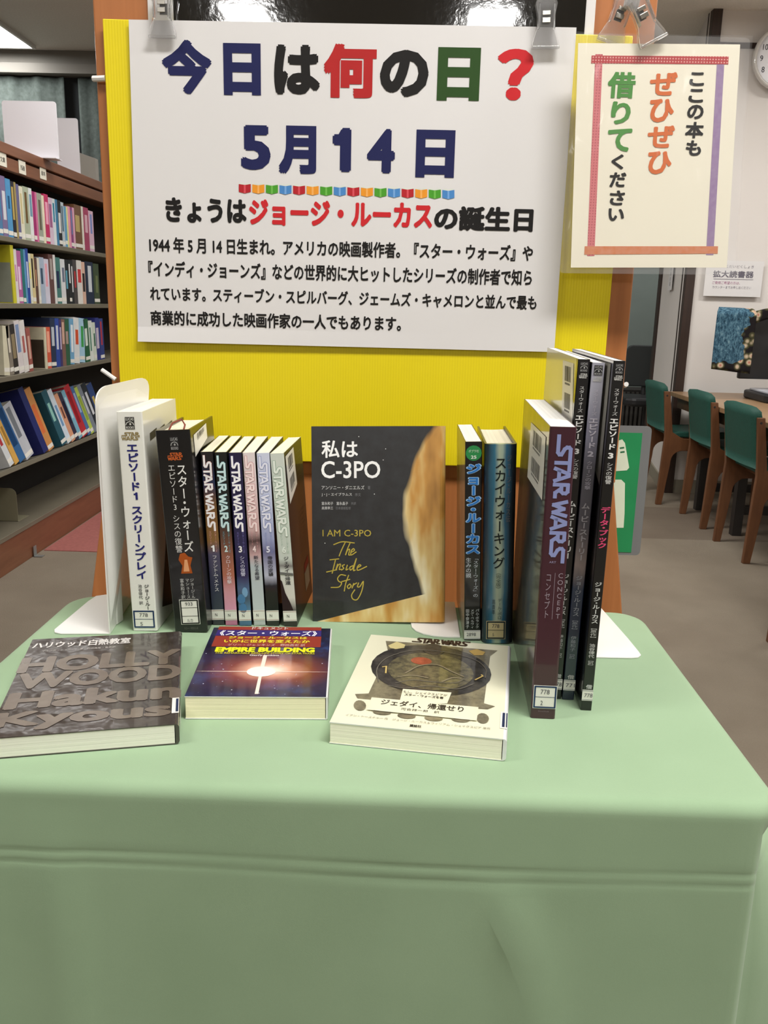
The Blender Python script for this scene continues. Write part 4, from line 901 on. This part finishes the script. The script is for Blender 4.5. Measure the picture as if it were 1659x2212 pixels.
# --- face-out book
t_,h_,d_=.022,.2085,.1415
tilt=R(9); ln=R(-1.75)
m0=M(((0,-1,0,0),(1,0,0,0),(0,0,1,0),(0,0,0,1)))
m=M.Translation((.0500,.8623,T+.0004+t_*math.sin(tilt)+.000))@M.Rotation(R(-.3),4,'Z')@M.Rotation(ln,4,'Y')@M.Rotation(-tilt,4,'X')@m0
def gold_cover():
    q=NT('face_out_cover'); c=q.coord(); s=q.n('ShaderNodeSeparateXYZ'); q.l(c,s.inputs[0])
    n=q.noise(c,70,4,.6); n2=q.noise(q.mapp((8,14,6)),1.5,3); n3=q.noise(q.mapp((1,30,9)),1.2,3)
    dk=q.ramp(n,[(.3,'#141416'),(.7,'#242629')])
    gd=q.ramp(n3,[(.25,'#8a5c20'),(.42,'#c08c40'),(.55,'#d8bc7c'),(.7,'#efe6c4')])
    # plain golden panel sweeping down the spine side
    e=q.math('ADD',q.math('MULTIPLY',s.outputs[1],1.0),q.math('MULTIPLY',q.math('SUBTRACT',n2,.5),.035))
    ed=q.math('ADD',.042,q.math('MULTIPLY',q.math('POWER',q.math('ABSOLUTE',q.math('SUBTRACT',s.outputs[2],.105)),2),-3.2))
    k=q.n('ShaderNodeMapRange'); q.l(q.math('SUBTRACT',ed,e),k.inputs[0]); k.inputs[1].default_value=-.003; k.inputs[2].default_value=.003; k=k.outputs[0]
    lo=q.math('LESS_THAN',q.math('ADD',s.outputs[2],q.math('MULTIPLY',s.outputs[1],.26)),.036)
    mk=q.math('MAXIMUM',k,lo)
    return q.set(q.mix(mk,dk,gd),.35,coat=.9,cr=.08)
gc=gold_cover()
b=book('face-out black book with white title and gold art, leaning back in the centre',m,t_,h_,d_,gc,gc,blk,'#e9e2cc',hard=True,cr=.006)
f=ffr(b,m,d_)
UV=lambda x,y:((x-130)/1355*d_,(1-(y-130)/1912)*h_)
def bx(x0,y0,x1,y1): a=UV(x0,y0);c=UV(x1,y1); return (a[0],c[1],c[0],a[1])
W1=ink('#f2f2f0'); W2=ink('#c9c9c8'); G1=ink('#b8a444')
text(f,'私は',bx(232,265,600,435),W1,.02); text(f,'C-3PO',bx(228,465,825,632),W1,.015)
text(f,'アンソニー・ダニエルズ',bx(230,702,664,742),W2,.008,'author_lettering'); text(f,'著',bx(698,706,724,740),ink('#77777a'),.0,'author_lettering')
text(f,'J・J・エイブラムス',bx(230,772,538,808),W2,.008,'author_lettering'); text(f,'序文',bx(568,775,628,806),ink('#77777a'),.0,'author_lettering')
text(f,'富永和子　富永晶子',bx(230,860,498,892),W2,.008,'author_lettering'); text(f,'共訳',bx(528,862,580,890),ink('#77777a'),.0,'author_lettering')
text(f,'高貴準三',bx(230,906,345,936),W2,.008,'author_lettering'); text(f,'日本語版監修',bx(375,908,525,936),ink('#77777a'),.0,'author_lettering')
text(f,'I AM C-3PO',bx(236,1133,732,1198),G1,.005,'gold_lettering')
for st in ([(350,1278),(440,1250),(560,1262)],[(470,1250),(430,1330),(405,1390)],[(515,1265),(490,1320),(470,1378),(490,1335),(512,1325),(502,1375),(518,1380)],[(525,1355),(560,1335),(550,1318),(528,1340),(527,1380),(578,1350)],
  [(310,1428),(400,1418)],[(368,1422),(332,1560)],[(275,1548),(380,1525)],[(388,1470),(370,1528),(395,1480),(418,1472),(405,1520),(425,1520)],[(458,1475),(435,1488),(450,1510),(428,1528)],[(487,1480),(474,1525),(495,1518)],[(545,1485),(515,1500),(518,1527),(545,1505),(580,1415),(550,1525),(568,1528)],[(590,1505),(625,1485),(610,1475),(590,1500),(597,1530),(685,1492)],
  [(470,1582),(420,1575),(388,1610),(400,1640),(428,1655),(400,1695),(320,1700)],[(500,1580),(470,1660),(455,1735)],[(430,1642),(512,1620)],[(512,1665),(487,1688),(500,1710),(525,1685),(512,1665)],[(552,1660),(535,1705),(550,1675),(582,1655)],[(602,1655),(590,1690),(615,1690),(650,1640),(635,1730),(590,1815),(545,1815),(530,1775),(562,1722)]):
    stroke(f,smooth([UV(*p) for p in st]),.0011,G1,'script_lettering')
for p in ((610,230),(880,348),(855,455),(765,785),(260,1265)): u,v=UV(*p); shape(f,[(u-.0004,v-.0004),(u+.0004,v-.0004),(u+.0004,v+.0004),(u-.0004,v+.0004)],W1,'star_specks')
# --- George Lucas biography (thin) and Skywalking (thick, rounded)
t_,h_,d_=.0165,.2045,.125; m=std(.0678,.8223,.4,-2.3,t_)
lcv=vary('picture_cover','#7c7460',.5,22,.4,coat=.6)
b=book('slim black-spined book with bright blue title and a green badge',m,t_,h_,d_,vary('black_spine','#0d0d0f',.1,20,.35,coat=.5),lcv,blk,'#efe9d4',cr=.001)
f=fsp(b,m); Z=lambda v:v*h_; U=lambda u:u*t_
shape(f,[(U(.5+.47*math.cos(R(a))*(1 if a!=90 else .9)),Z(.945+.037*math.sin(R(a)))) for a in range(0,360,24)],ink('#2f8a4c'),'badge')
text(f,'ポプラ社',(U(.2),Z(.948),U(.8),Z(.962)),ink('#cfe0cc'),.0,'badge_lettering',.0005); text(f,'25',(U(.33),Z(.918),U(.66),Z(.934)),ink('#d8e8d8'),.03,'badge_lettering',.0005)
vtext(f,'ジョージ・ルーカス',U(.5),Z(.895),Z(.445),U(.80),ink('#a8ccec'),.075,'title_outline',.0002)
vtext(f,'ジョージ・ルーカス',U(.5),Z(.895),Z(.445),U(.74),ink('#2f78c4'),.035,'title_lettering',.0004)
vtext(f,'「スター・ウォーズ」の',U(.68),Z(.435),Z(.225),U(.28),ink('#cfd6dc'),.0,'subtitle_lettering'); vtext(f,'生みの親',U(.24),Z(.43),Z(.325),U(.30),ink('#cfd6dc'),.0,'subtitle_lettering')
for s_,u in (('パム・ポラック',.80),('メグ・ベルヴィ',.5),('田中奈津子',.2)): vtext(f,s_,U(u),Z(.165),Z(.062),U(.2),ink('#d4d8da'),.0,'author_lettering')
shape(f,[(0,Z(.006)),(t_,Z(.006)),(t_,Z(.053)),(0,Z(.053))],LP,'call_number_label',.0003); text(f,'2898',(U(.15),Z(.022),U(.72),Z(.040)),ink('#55565c'),.0,'label_lettering',.0005)
for v in (.010,.049): stroke(f,[(0,Z(v)),(t_,Z(v))],.0003,ink('#3c4c7c'),'label_frame',.0004)
t_,h_,d_=.0310,.2035,.128; m=std(.0852,.8160,-1.2,-2.0,t_)
def sky():
    q=NT('blue_glow_spine'); c=q.coord(); s=q.n('ShaderNodeSeparateXYZ'); q.l(c,s.inputs[0]); n=q.noise(q.mapp((50,50,14)),1.4,3)
    x=q.math('ADD',q.math('DIVIDE',s.outputs[0],t_),q.math('MULTIPLY',q.math('SUBTRACT',n,.5),.22))
    return q.set(q.ramp(x,[(0,'#0c141c'),(.12,'#173242'),(.3,'#2a6a84'),(.46,'#a8b49c'),(.56,'#9cae9c'),(.68,'#1f5a78'),(.84,'#0e1e2a'),(1,'#0a0d12')]),.4,coat=.6,cr=.15)
b=book('thick book with a glowing blue spine and dark brush lettering',m,t_,h_,d_,sky(),vary('dark_blue_cover','#16222c',.2,20,.3,coat=.7),blk,'#ddd6bc',hard=True,cr=.006,curve=0)
f=fsp(b,m); Z=lambda v:v*h_; U=lambda u:u*t_
vtext(f,'スカイウォーキング',U(.50),Z(.94),Z(.385),U(.34),ink('#141c1c'),.012)
vtext(f,'ジョージ・ルーカス伝',U(.76),Z(.95),Z(.62),U(.14),ink('#5c5c60'),.0,'subtitle_lettering')
vtext(f,'《完全版》',U(.50),Z(.375),Z(.275),U(.15),ink('#3c4a48'),.0,'subtitle_lettering'); vtext(f,'デール・ポロ',U(.56),Z(.235),Z(.125),U(.12),ink('#27343a'),.0,'author_lettering'); vtext(f,'高貴準',U(.36),Z(.23),Z(.15),U(.1),ink('#27343a'),.0,'author_lettering')
call_label(f,U(.14),Z(.022),U(.76),Z(.118),'778','ﾙ',frame='#1c2c34',paper=vary('aged_label','#c9b98c',.03,30,.5))
# --- concept art book
t_,h_,d_=.0205,.2432,.205; m=std(.1120,.6556,-2.0,-.06,t_)
mr=vary('maroon_cover','#3d1424',.08,12,.35,coat=.7)
def dkp():
    q=NT('dark_picture_cover'); n=q.noise(q.coord(),28,5,.7); return q.set(q.ramp(n,[(.3,'#14120f'),(.5,'#3a3228'),(.62,'#5c4c34'),(.75,'#2c2a2c')]),.35,coat=.8)
b=book('tall maroon-spined paperback with pale lilac title standing in front of the blue book',m,t_,h_,d_,mr,dkp(),mr,'#f2f1ec',cr=.002)
f=fsp(b,m); Z=lambda v:v*h_; U=lambda u:u*t_
logo(f,(U(.30),Z(.558),U(.88),Z(.972)),ink('#8c94c4'),True,.25)
vtext(f,'CONCEPT',U(.80),Z(.524),Z(.36),U(.24),ink('#9c8c98'),.0,'subtitle_lettering'); stroke(f,[(U(.58),Z(.52)),(U(.58),Z(.36))],.0003,ink('#9c8c98'),'subtitle_lettering'); vtext(f,'コンセプト',U(.34),Z(.52),Z(.36),U(.20),ink('#9c8c98'),.0,'subtitle_lettering')
text(f,'ART',(U(.32),Z(.553),U(.58),Z(.560)),ink('#9c94b4'),.0,'subtitle_lettering')
call_label(f,U(.06),Z(.037),U(1.0),Z(.122),'778','2')
text(f,'ヴィレッジブックス',(U(.3),Z(.024),U(.72),Z(.029)),ink('#9c8c98'),.0,'author_lettering')
fl=ffr(b,m,d_); barcode(fl,[fl.px(1140,1030),fl.px(1172,1081),fl.px(1180,944),fl.px(1148,912)])
# --- three tall thin black books
def thin(lab,x,y,yaw,lean,t_,h_,spine,edge,parts,lbl,left=None,d_=.20):
    m=std(x,y,yaw,lean,t_); b=book(lab,m,t_,h_,d_,spine,edge,blk,'#efece4',cr=.0008); f=fsp(b,m); Z=lambda v:v*h_; U=lambda u:u*t_
    emblem(f,U(.18),Z(.966),U(.85),Z(.993),ink('#b4b4b2'),ink('#2a2a2c')); logo2(f,(U(.18),Z(.949),U(.85),Z(.962)),ink('#b8b8b4'))
    for (s_,v1,v0,wd,cc,bd) in parts: vtext(f,s_,U(.5),Z(v1),Z(v0),U(wd),ink(cc),bd)
    text(f,'借',(U(.28),Z(.067),U(.85),Z(.080)),ink('#c8c8c6'),.02,'label_lettering')
    shape(f,[(0,Z(.030)),(t_,Z(.030)),(t_,Z(.064)),(0,Z(.064))],LP,'call_number_label',.0003)
    for v in (.033,.061): stroke(f,[(0,Z(v)),(t_,Z(v))],.0003,ink('#2c3c60'),'label_frame',.0004)
    text(f,lbl,(U(.2),Z(.041),U(.95),Z(.053)),ink('#55565c'),.0,'label_lettering',.0005)
    return b,m
bks=vary('black_spine','#0d0d0f',.1,20,.35,coat=.5); nv=vary('navy_cover','#141c34',.1,20,.3,coat=.8)
def gsp():
    q=NT('grey_photo_spine'); c=q.coord(); n=q.noise(q.mapp((70,70,12)),1.3,4); s=q.n('ShaderNodeSeparateXYZ'); q.l(c,s.inputs[0]); z=q.math('ADD',q.math('DIVIDE',s.outputs[2],.29),q.math('MULTIPLY',q.math('SUBTRACT',n,.5),.12))
    return q.set(q.ramp(z,[(0,'#141c34'),(.22,'#1a2440'),(.34,'#2c3850'),(.42,'#8c7c78'),(.55,'#4c4a54'),(.7,'#55545e'),(.82,'#8c8ca0'),(.92,'#aaaab8')]),.35,coat=.8)
vw=vary('pale_sheet','#d9d4a4',.03,8,.3,coat=.6)
b,m=thin('tall thin black story book directly right of the maroon book, pale side with barcodes',.1346,.6935,-2.0,.45,.0094,.2925,bks,vw,
 [('スターウォーズ',.928,.855,.42,'#d8d8d6',.0),('エピソード',.85,.763,.66,'#eeeeec',.03),('3',.758,.738,.85,'#eeeeec',.04),('シスの復讐',.727,.669,.5,'#cfcfcd',.01),('ムービーストーリー',.607,.435,.62,'#e4e4e2',.03),('ジョージ・ルーカス',.39,.265,.5,'#dcdcda',.015),('【原作】',.258,.219,.45,'#c8c8c6',.0),('伊藤和子',.204,.155,.42,'#c8c8c6',.0),('【訳】',.150,.128,.4,'#c8c8c6',.0)],'778')
fl=ffr(b,m,.20); barcode(fl,[fl.px(1214,902),fl.px(1237,915),fl.px(1240,785),fl.px(1217,778)])
shape(fl,[(.192,0),(.2,0),(.2,.2925),(.192,.2925)],nv,'cover_band',.0003)
thin('tall thin story book with a greyish photo spine between the two tall black ones',.1449,.6925,-2.0,.6,.0100,.2902,gsp(),nv,
 [('スターウォーズ',.928,.855,.42,'#c0bcc8',.0),('エピソード',.85,.763,.66,'#d0ccd8',.03),('2',.758,.738,.85,'#c8c4d0',.04),('クローンの攻撃',.727,.645,.45,'#a8a4b0',.01),('ムービーストーリー',.607,.435,.62,'#a8a4a8',.02),('ジョージ・ルーカス',.39,.265,.5,'#a4a8b0',.01),('【原作】',.258,.219,.45,'#a4a8b0',.0),('伊藤和子',.204,.155,.42,'#a4a8b0',.0),('【訳】',.150,.128,.4,'#a4a8b0',.0)],'771')
b,m=thin('tall thin black book with a pink title word at the right end of the row',.1572,.6733,-1.6,.56,.0091,.2931,bks,vary('black_side','#191617',.1,20,.3,coat=.8),
 [('スターウォーズ',.928,.855,.45,'#d8d8d6',.0),('エピソード',.85,.763,.70,'#eeeeec',.03),('3',.758,.738,.9,'#eeeeec',.04),('シスの復讐',.729,.669,.5,'#cfcfcd',.01),('データ・ブック',.606,.487,.75,'#e0507c',.03),('ジョージ・ルーカス',.39,.266,.58,'#dcdcda',.02),('【原作】',.258,.218,.5,'#c8c8c6',.0),('池谷律代',.206,.162,.48,'#c8c8c6',.01),('【訳】',.158,.136,.45,'#c8c8c6',.0)],'778')
fl=ffr(b,m,.20); shape(fl,[(.14,.2931*.72),(.192,.2931*.66),(.192,.2931*.99),(.14,.2931*.99)],vary('grey_label','#a8a69c',.03,10,.4,coat=.5),'pale_label',.0004)
# ------------------------------------------------------------------ flat books
M0=M(((0,-1,0,0),(0,0,1,0),(-1,0,0,0),(0,0,0,1)))
def flat(x,y,t_,ang): return M.Translation((x,y,T+t_+.0004))@M.Rotation(R(ang),4,'Z')@M0
# Hollywood
t_,h_,d_=.0168,.193,.137; m=flat(-.1645,.5925,t_,13.8)
def holly():
    q=NT('brown_film_cover'); n=q.noise(q.coord(),25,4); col=q.ramp(n,[(.3,'#37302c'),(.7,'#463e3a')]); k=q.set(col,.25,coat=1.0,cr=.05); q.bump(q.noise(q.mapp((9,9,9)),2.4,3),.35,.02); return k
hc=holly(); hi=NT('grey_brown_ink'); hi.set(hi.ramp(hi.noise(hi.coord(),40,3),[(.3,'#685c52'),(.7,'#7a6e62')]),.25,coat=1.0,cr=.08); hi=hi.m
b=book('flat dark brown book with huge grey latin letters at the left front of the table',m,t_,h_,d_,hc,hc,hc,'#efefe0',cr=.003)
f=ffr(b,m,d_); q4=lambda l,t,r,b_: f.box4(*[(p[0]/3.95,1340+p[1]/3.95) for p in (l,t,r,b_)])
text(f,'ハリウッド白熱教室',q4((282,215),(800,165),(1112,185),(800,215)),ink('#d8d4d0',.3,.8),.035)
text(f,'マルクス・シュミット 著　石田高聖・亀井訳',q4((360,262),(800,232),(985,235),(800,247)),ink('#b0aaa4',.3,.8),.01,'author_lettering')
for s_,l,t2,r2,b2 in (('HOLLY',(150,420),(1150,265),(1540,350),(1150,395)),('WOOD',(120,570),(1150,395),(1545,470),(1150,527)),('Hakun',(25,750),(720,583),(1545,640),(720,722)),('Kyous',(-95,930),(700,745),(1460,800),(700,905))):
    text(f,s_,q4(l,t2,r2,b2),hi,.045,'large_lettering',.0003)
# spine label
f2=fsp(b,m); shape(f2,[(.002,.018),(t_-.002,.018),(t_-.002,.045),(.002,.045)],LP,'call_number_label',.0004)
shape(f,[(d_-.006,.018),(d_-.0005,.018),(d_-.0005,.045),(d_-.006,.045)],LP,'call_number_label',.0004); shape(f,[(d_-.003,.02),(d_-.001,.02),(d_-.001,.043),(d_-.003,.043)],ink('#26304c'),'label_frame',.0006)
# Empire building
t_,h_,d_=.0200,.152,.1155; m=flat(-.0553,.6400,t_,3.6)
def star():
    q=NT('star_burst_cover'); c=q.coord(); n=q.noise(c,34,5,.65); n2=q.noise(c,14,4,.6)
    s=q.n('ShaderNodeSeparateXYZ'); q.l(c,s.inputs[0])
    dx=q.math('SUBTRACT',s.outputs[1],d_*.47); dz=q.math('SUBTRACT',s.outputs[2],.052)
    dd=q.math('SQRT',q.math('ADD',q.math('MULTIPLY',q.math('MULTIPLY',dx,dx),.45),q.math('MULTIPLY',dz,dz)))
    d2=q.math('ADD',dd,q.math('MULTIPLY',q.math('SUBTRACT',n2,.5),.022))
    glow=q.ramp(q.math('MULTIPLY',d2,12),[(.07,'#f6ecd8'),(.16,'#e8a888'),(.3,'#8c4434'),(.5,'#3c2434'),(.8,'#141432'),(1,'#0e0c14')])
    neb=q.ramp(n,[(.35,'#0c0b12'),(.52,'#1c2450'),(.66,'#2c5490'),(.75,'#5a3048')])
    return q.set(q.mix(q.math('MULTIPLY',q.math('MINIMUM',q.math('MULTIPLY',dd,16),1),.55),glow,neb),.35,coat=.7,cr=.1)
wsp=vary('white_spine','#e6e6e6',.02,10,.3,coat=.6)
b=book('flat paperback with a star burst cover and yellow title, middle of the three lying books',m,t_,h_,d_,wsp,star(),wsp,'#f6efcc',cr=.0015)
f=ffr(b,m,d_); P4=lambda x,y:(390+x/4.879,1330+y/4.879); q4=lambda l,t,r,b_: f.box4(P4(*l),P4(*t),P4(*r),P4(*b_)); 
def strip(x0,x1,y0,y1,col,part):
    bb=q4((x0,(y0+y1)/2),((x0+x1)/2,y0),(x1,(y0+y1)/2),((x0+x1)/2,y1)); shape(f,[(bb[0],bb[1]),(bb[2],bb[1]),(bb[2],bb[3]),(bb[0],bb[3])],ink(col),part,.0002)
strip(400,1485,120,154,'#8c3426','title_band'); strip(378,1484,155,216,'#35286a','title_band'); strip(345,1480,218,330,'#8c3426','title_band')
YL=ink('#dcc834')
text(f,'ドキュメント',q4((755,138),(945,122),(1135,138),(945,150)),ink('#d8ccc8'),.01,'title_lettering',.0004)
text(f,'《スター・ウォーズ》',q4((415,185),(930,162),(1440,190),(930,216)),ink('#ecebf0'),.02,'title_lettering',.0004)
text(f,'ジョージ・ルーカスは',q4((510,235),(920,222),(1335,240),(920,249)),YL,.04,'title_lettering',.0004); text(f,'いかに世界を変えたか',q4((458,270),(915,256),(1365,275),(915,292)),YL,.04,'title_lettering',.0004)
text(f,'ゲリー・ジェンキンズ　野田昌宏 訳',q4((498,310),(910,300),(1312,318),(910,326)),ink('#d0a8a0'),.01,'author_lettering',.0004)
text(f,'EMPIRE BUILDING',q4((365,365),(890,337),(1415,368),(890,388)),ink('#dede20'),.06,'title_lettering',.0004); text(f,'THE REMARKABLE REAL-LIFE STORY OF STAR WARS',q4((362,398),(890,391),(1412,405),(890,408)),ink('#c8c030'),.02,'subtitle_lettering',.0004)
text(f,'Garry Jenkins',q4((728,422),(880,413),(1038,425),(880,434)),ink('#e0d8d0'),.03,'author_lettering',.0004)
PK=ink('#f2b8ac')
cx_,cy_=f.px(*P4(850,592))
for (a,b2,w0,w1) in (((.001,cy_),(cx_,cy_),.0002,.0016),((d_-.001,cy_),(cx_,cy_),.0002,.0016),(f.px(*P4(893,420)),(cx_,cy_),.0035,.0035),(f.px(*P4(800,828)),(cx_,cy_),.003,.0025)):
    A_,B_=V(a),V(b2); n_=(B_-A_).normalized(); n_=V((-n_.y,n_.x)); shape(f,[A_-n_*w0/2,B_-n_*w1/2,B_+n_*w1/2,A_+n_*w0/2] if 1 else 0,ink('#f4dccc'),'light_ray',.0003)
shape(f,[(cx_+.0125*math.cos(R(a)),cy_+.0105*math.sin(R(a))) for a in range(0,360,20)],ink('#f4ecdc'),'burst_core',.00035)
random.seed(11)
for k in range(45):
    u,v=random.uniform(.003,d_-.003),random.uniform(.003,.1); r=random.choice((.0002,.0003,.0005)); shape(f,[(u-r,v-r),(u+r,v-r),(u+r,v+r),(u-r,v+r)],ink('#c8c8d8'),'star_specks',.0003)
f2=fsp(b,m); shape(f2,[(.002,.012),(t_-.002,.012),(t_-.002,.036),(.002,.036)],LP,'call_number_label',.0004); shape(f2,[(.003,.014),(.005,.014),(.005,.034),(.003,.034)],ink('#26304c'),'label_frame',.0006)
# Jedi
t_,h_,d_=.0180,.1845,.1355; m=flat(.0838,.5835,t_,-7.6)
cm=vary('cream_cover','#e6e4c8',.012,10,.35,coat=.6)
b=book('flat cream book with a brown engraved ornament on the cover at the right front',m,t_,h_,d_,vary('white_spine','#e6e6e6',.02,10,.3,coat=.6),cm,cm,'#faf7e2',cr=.003)
f=ffr(b,m,d_); P4=lambda x,y:(690+x/3.770,1350+y/3.770); q4=lambda l,t,r,b_: f.box4(P4(*l),P4(*t),P4(*r),P4(*b_)); S4=lambda pts,c_,part,h=.0003: shape(f,[f.px(*P4(*p)) for p in pts][::-1],c_,part,h)
def etch(a,b_,sc=60):
    q=NT('etching'); n=q.noise(q.coord(),sc,5,.7); return q.set(q.ramp(n,[(.35,a),(.65,b_)]),.4,coat=.5)
e1,e2,e3=etch('#57503f','#8c8468'),etch('#1c1a1a','#4a4640'),etch('#3c382f','#77704f',110)
S4([(540,132),(800,150),(1200,190),(1450,210),(1390,255),(1340,640),(1430,665),(1370,690),(310,600),(290,565),(400,560),(560,225)],e1,'ornament_frame')
S4([(560,170),(630,140),(700,165),(690,190),(620,200),(575,190)],ink('#c9bc84'),'ornament_shell',.0005); S4([(1215,215),(1280,200),(1350,225),(1330,250),(1260,250)],ink('#b89c5c'),'ornament_shell',.0005)
def ell(cx,cy_,rx,ry,c_,part,h,n=28): S4([(cx+rx*math.cos(R(360*k/n)),cy_+ry*math.sin(R(360*k/n))+rx*math.cos(R(360*k/n))*.07) for k in range(n)],c_,part,h)
ell(910,375,490,205,e2,'ornament_ring',.0005); ell(905,385,350,150,e3,'ornament_centre',.0007)
ell(830,300,85,30,etch('#8c3c24','#b8583c'),'red_patch',.0009); ell(930,205,90,45,e2,'ornament_crest',.0009)
for st in ([(480,470),(470,360),(560,270),(760,215),(1000,225),(1240,280),(1350,360),(1350,440)],[(620,480),(760,455),(900,470),(1100,480),(1180,450)],[(560,500),(700,520),(900,505),(1120,530),(1250,490)]):
    stroke(f,smooth([f.px(*P4(*p)) for p in st]),.0009,ink('#6c675c'),'ornament_line',.0009)
for st in ([(700,400),(820,340),(960,335),(1080,390),(1170,430)],[(640,430),(760,420),(880,440)],[(1000,470),(1080,440),(1150,445)]): stroke(f,smooth([f.px(*P4(*p)) for p in st]),.0016,ink('#857b62'),'ornament_line',.0011)
for st in ([(515,350),(545,345),(540,400)],[(1270,455),(1330,425),(1320,415)]): stroke(f,[f.px(*P4(*p)) for p in st],.0014,ink('#c9b06c'),'ornament_line',.0011)
S4([(650,640),(680,530),(1075,560),(1040,650)],cm,'title_scroll',.0011); S4([(385,700),(425,600),(1295,680),(1280,790)],cm,'title_scroll',.0012)
for (x,y) in ((330,660),(1330,765)): ell(x,y,50,42,e1,'scroll_end',.0006,14)
for (x,y) in ((510,715),(710,745),(930,765),(1150,775)): ell(x,y,75,22,e1,'scroll_end',.0006,14)
dk=ink('#3c362a')
bb=q4((762,130),(990,122),(1222,155),(990,160)); logo(f,bb,ink('#3c2c20'),False,.2,'title_lettering',.0005)
text(f,'もし、シェイクスピアが',q4((680,565),(860,560),(1040,590),(860,580)),dk,.0,'subtitle_lettering',.0014); text(f,'スター・ウォーズを書',q4((690,592),(860,583),(1010,605),(860,603)),dk,.02,'subtitle_lettering',.0014)
text(f,'ジェダイ、帰還せり',q4((500,645),(830,645),(1175,700),(830,692)),dk,.02,'title_lettering',.0014); text(f,'河合祥一郎　訳',q4((662,700),(820,700),(975,728),(820,720)),dk,.0,'author_lettering',.0014)
text(f,'イアン・ドースチャー 作　ジョージ・ルーカス＆ウィリアム・シェイクスピア 原作',q4((212,742),(800,783),(1392,856),(800,802)),ink('#8c8670'),.0,'author_lettering',.0005); text(f,'講談社',q4((735,822),(780,816),(830,832),(780,837)),dk,.02,'author_lettering',.0005)
shape(f,[(d_-.006,.016),(d_-.0005,.016),(d_-.0005,.044),(d_-.006,.044)],LP,'call_number_label',.0004); shape(f,[(d_-.0045,.018),(d_-.0025,.018),(d_-.0025,.042),(d_-.0045,.042)],ink('#26304c'),'label_frame',.0006); shape(f,[(d_-.0015,.018),(d_-.0006,.018),(d_-.0006,.042),(d_-.0015,.042)],ink('#26304c'),'label_frame',.0006)
flush_text()
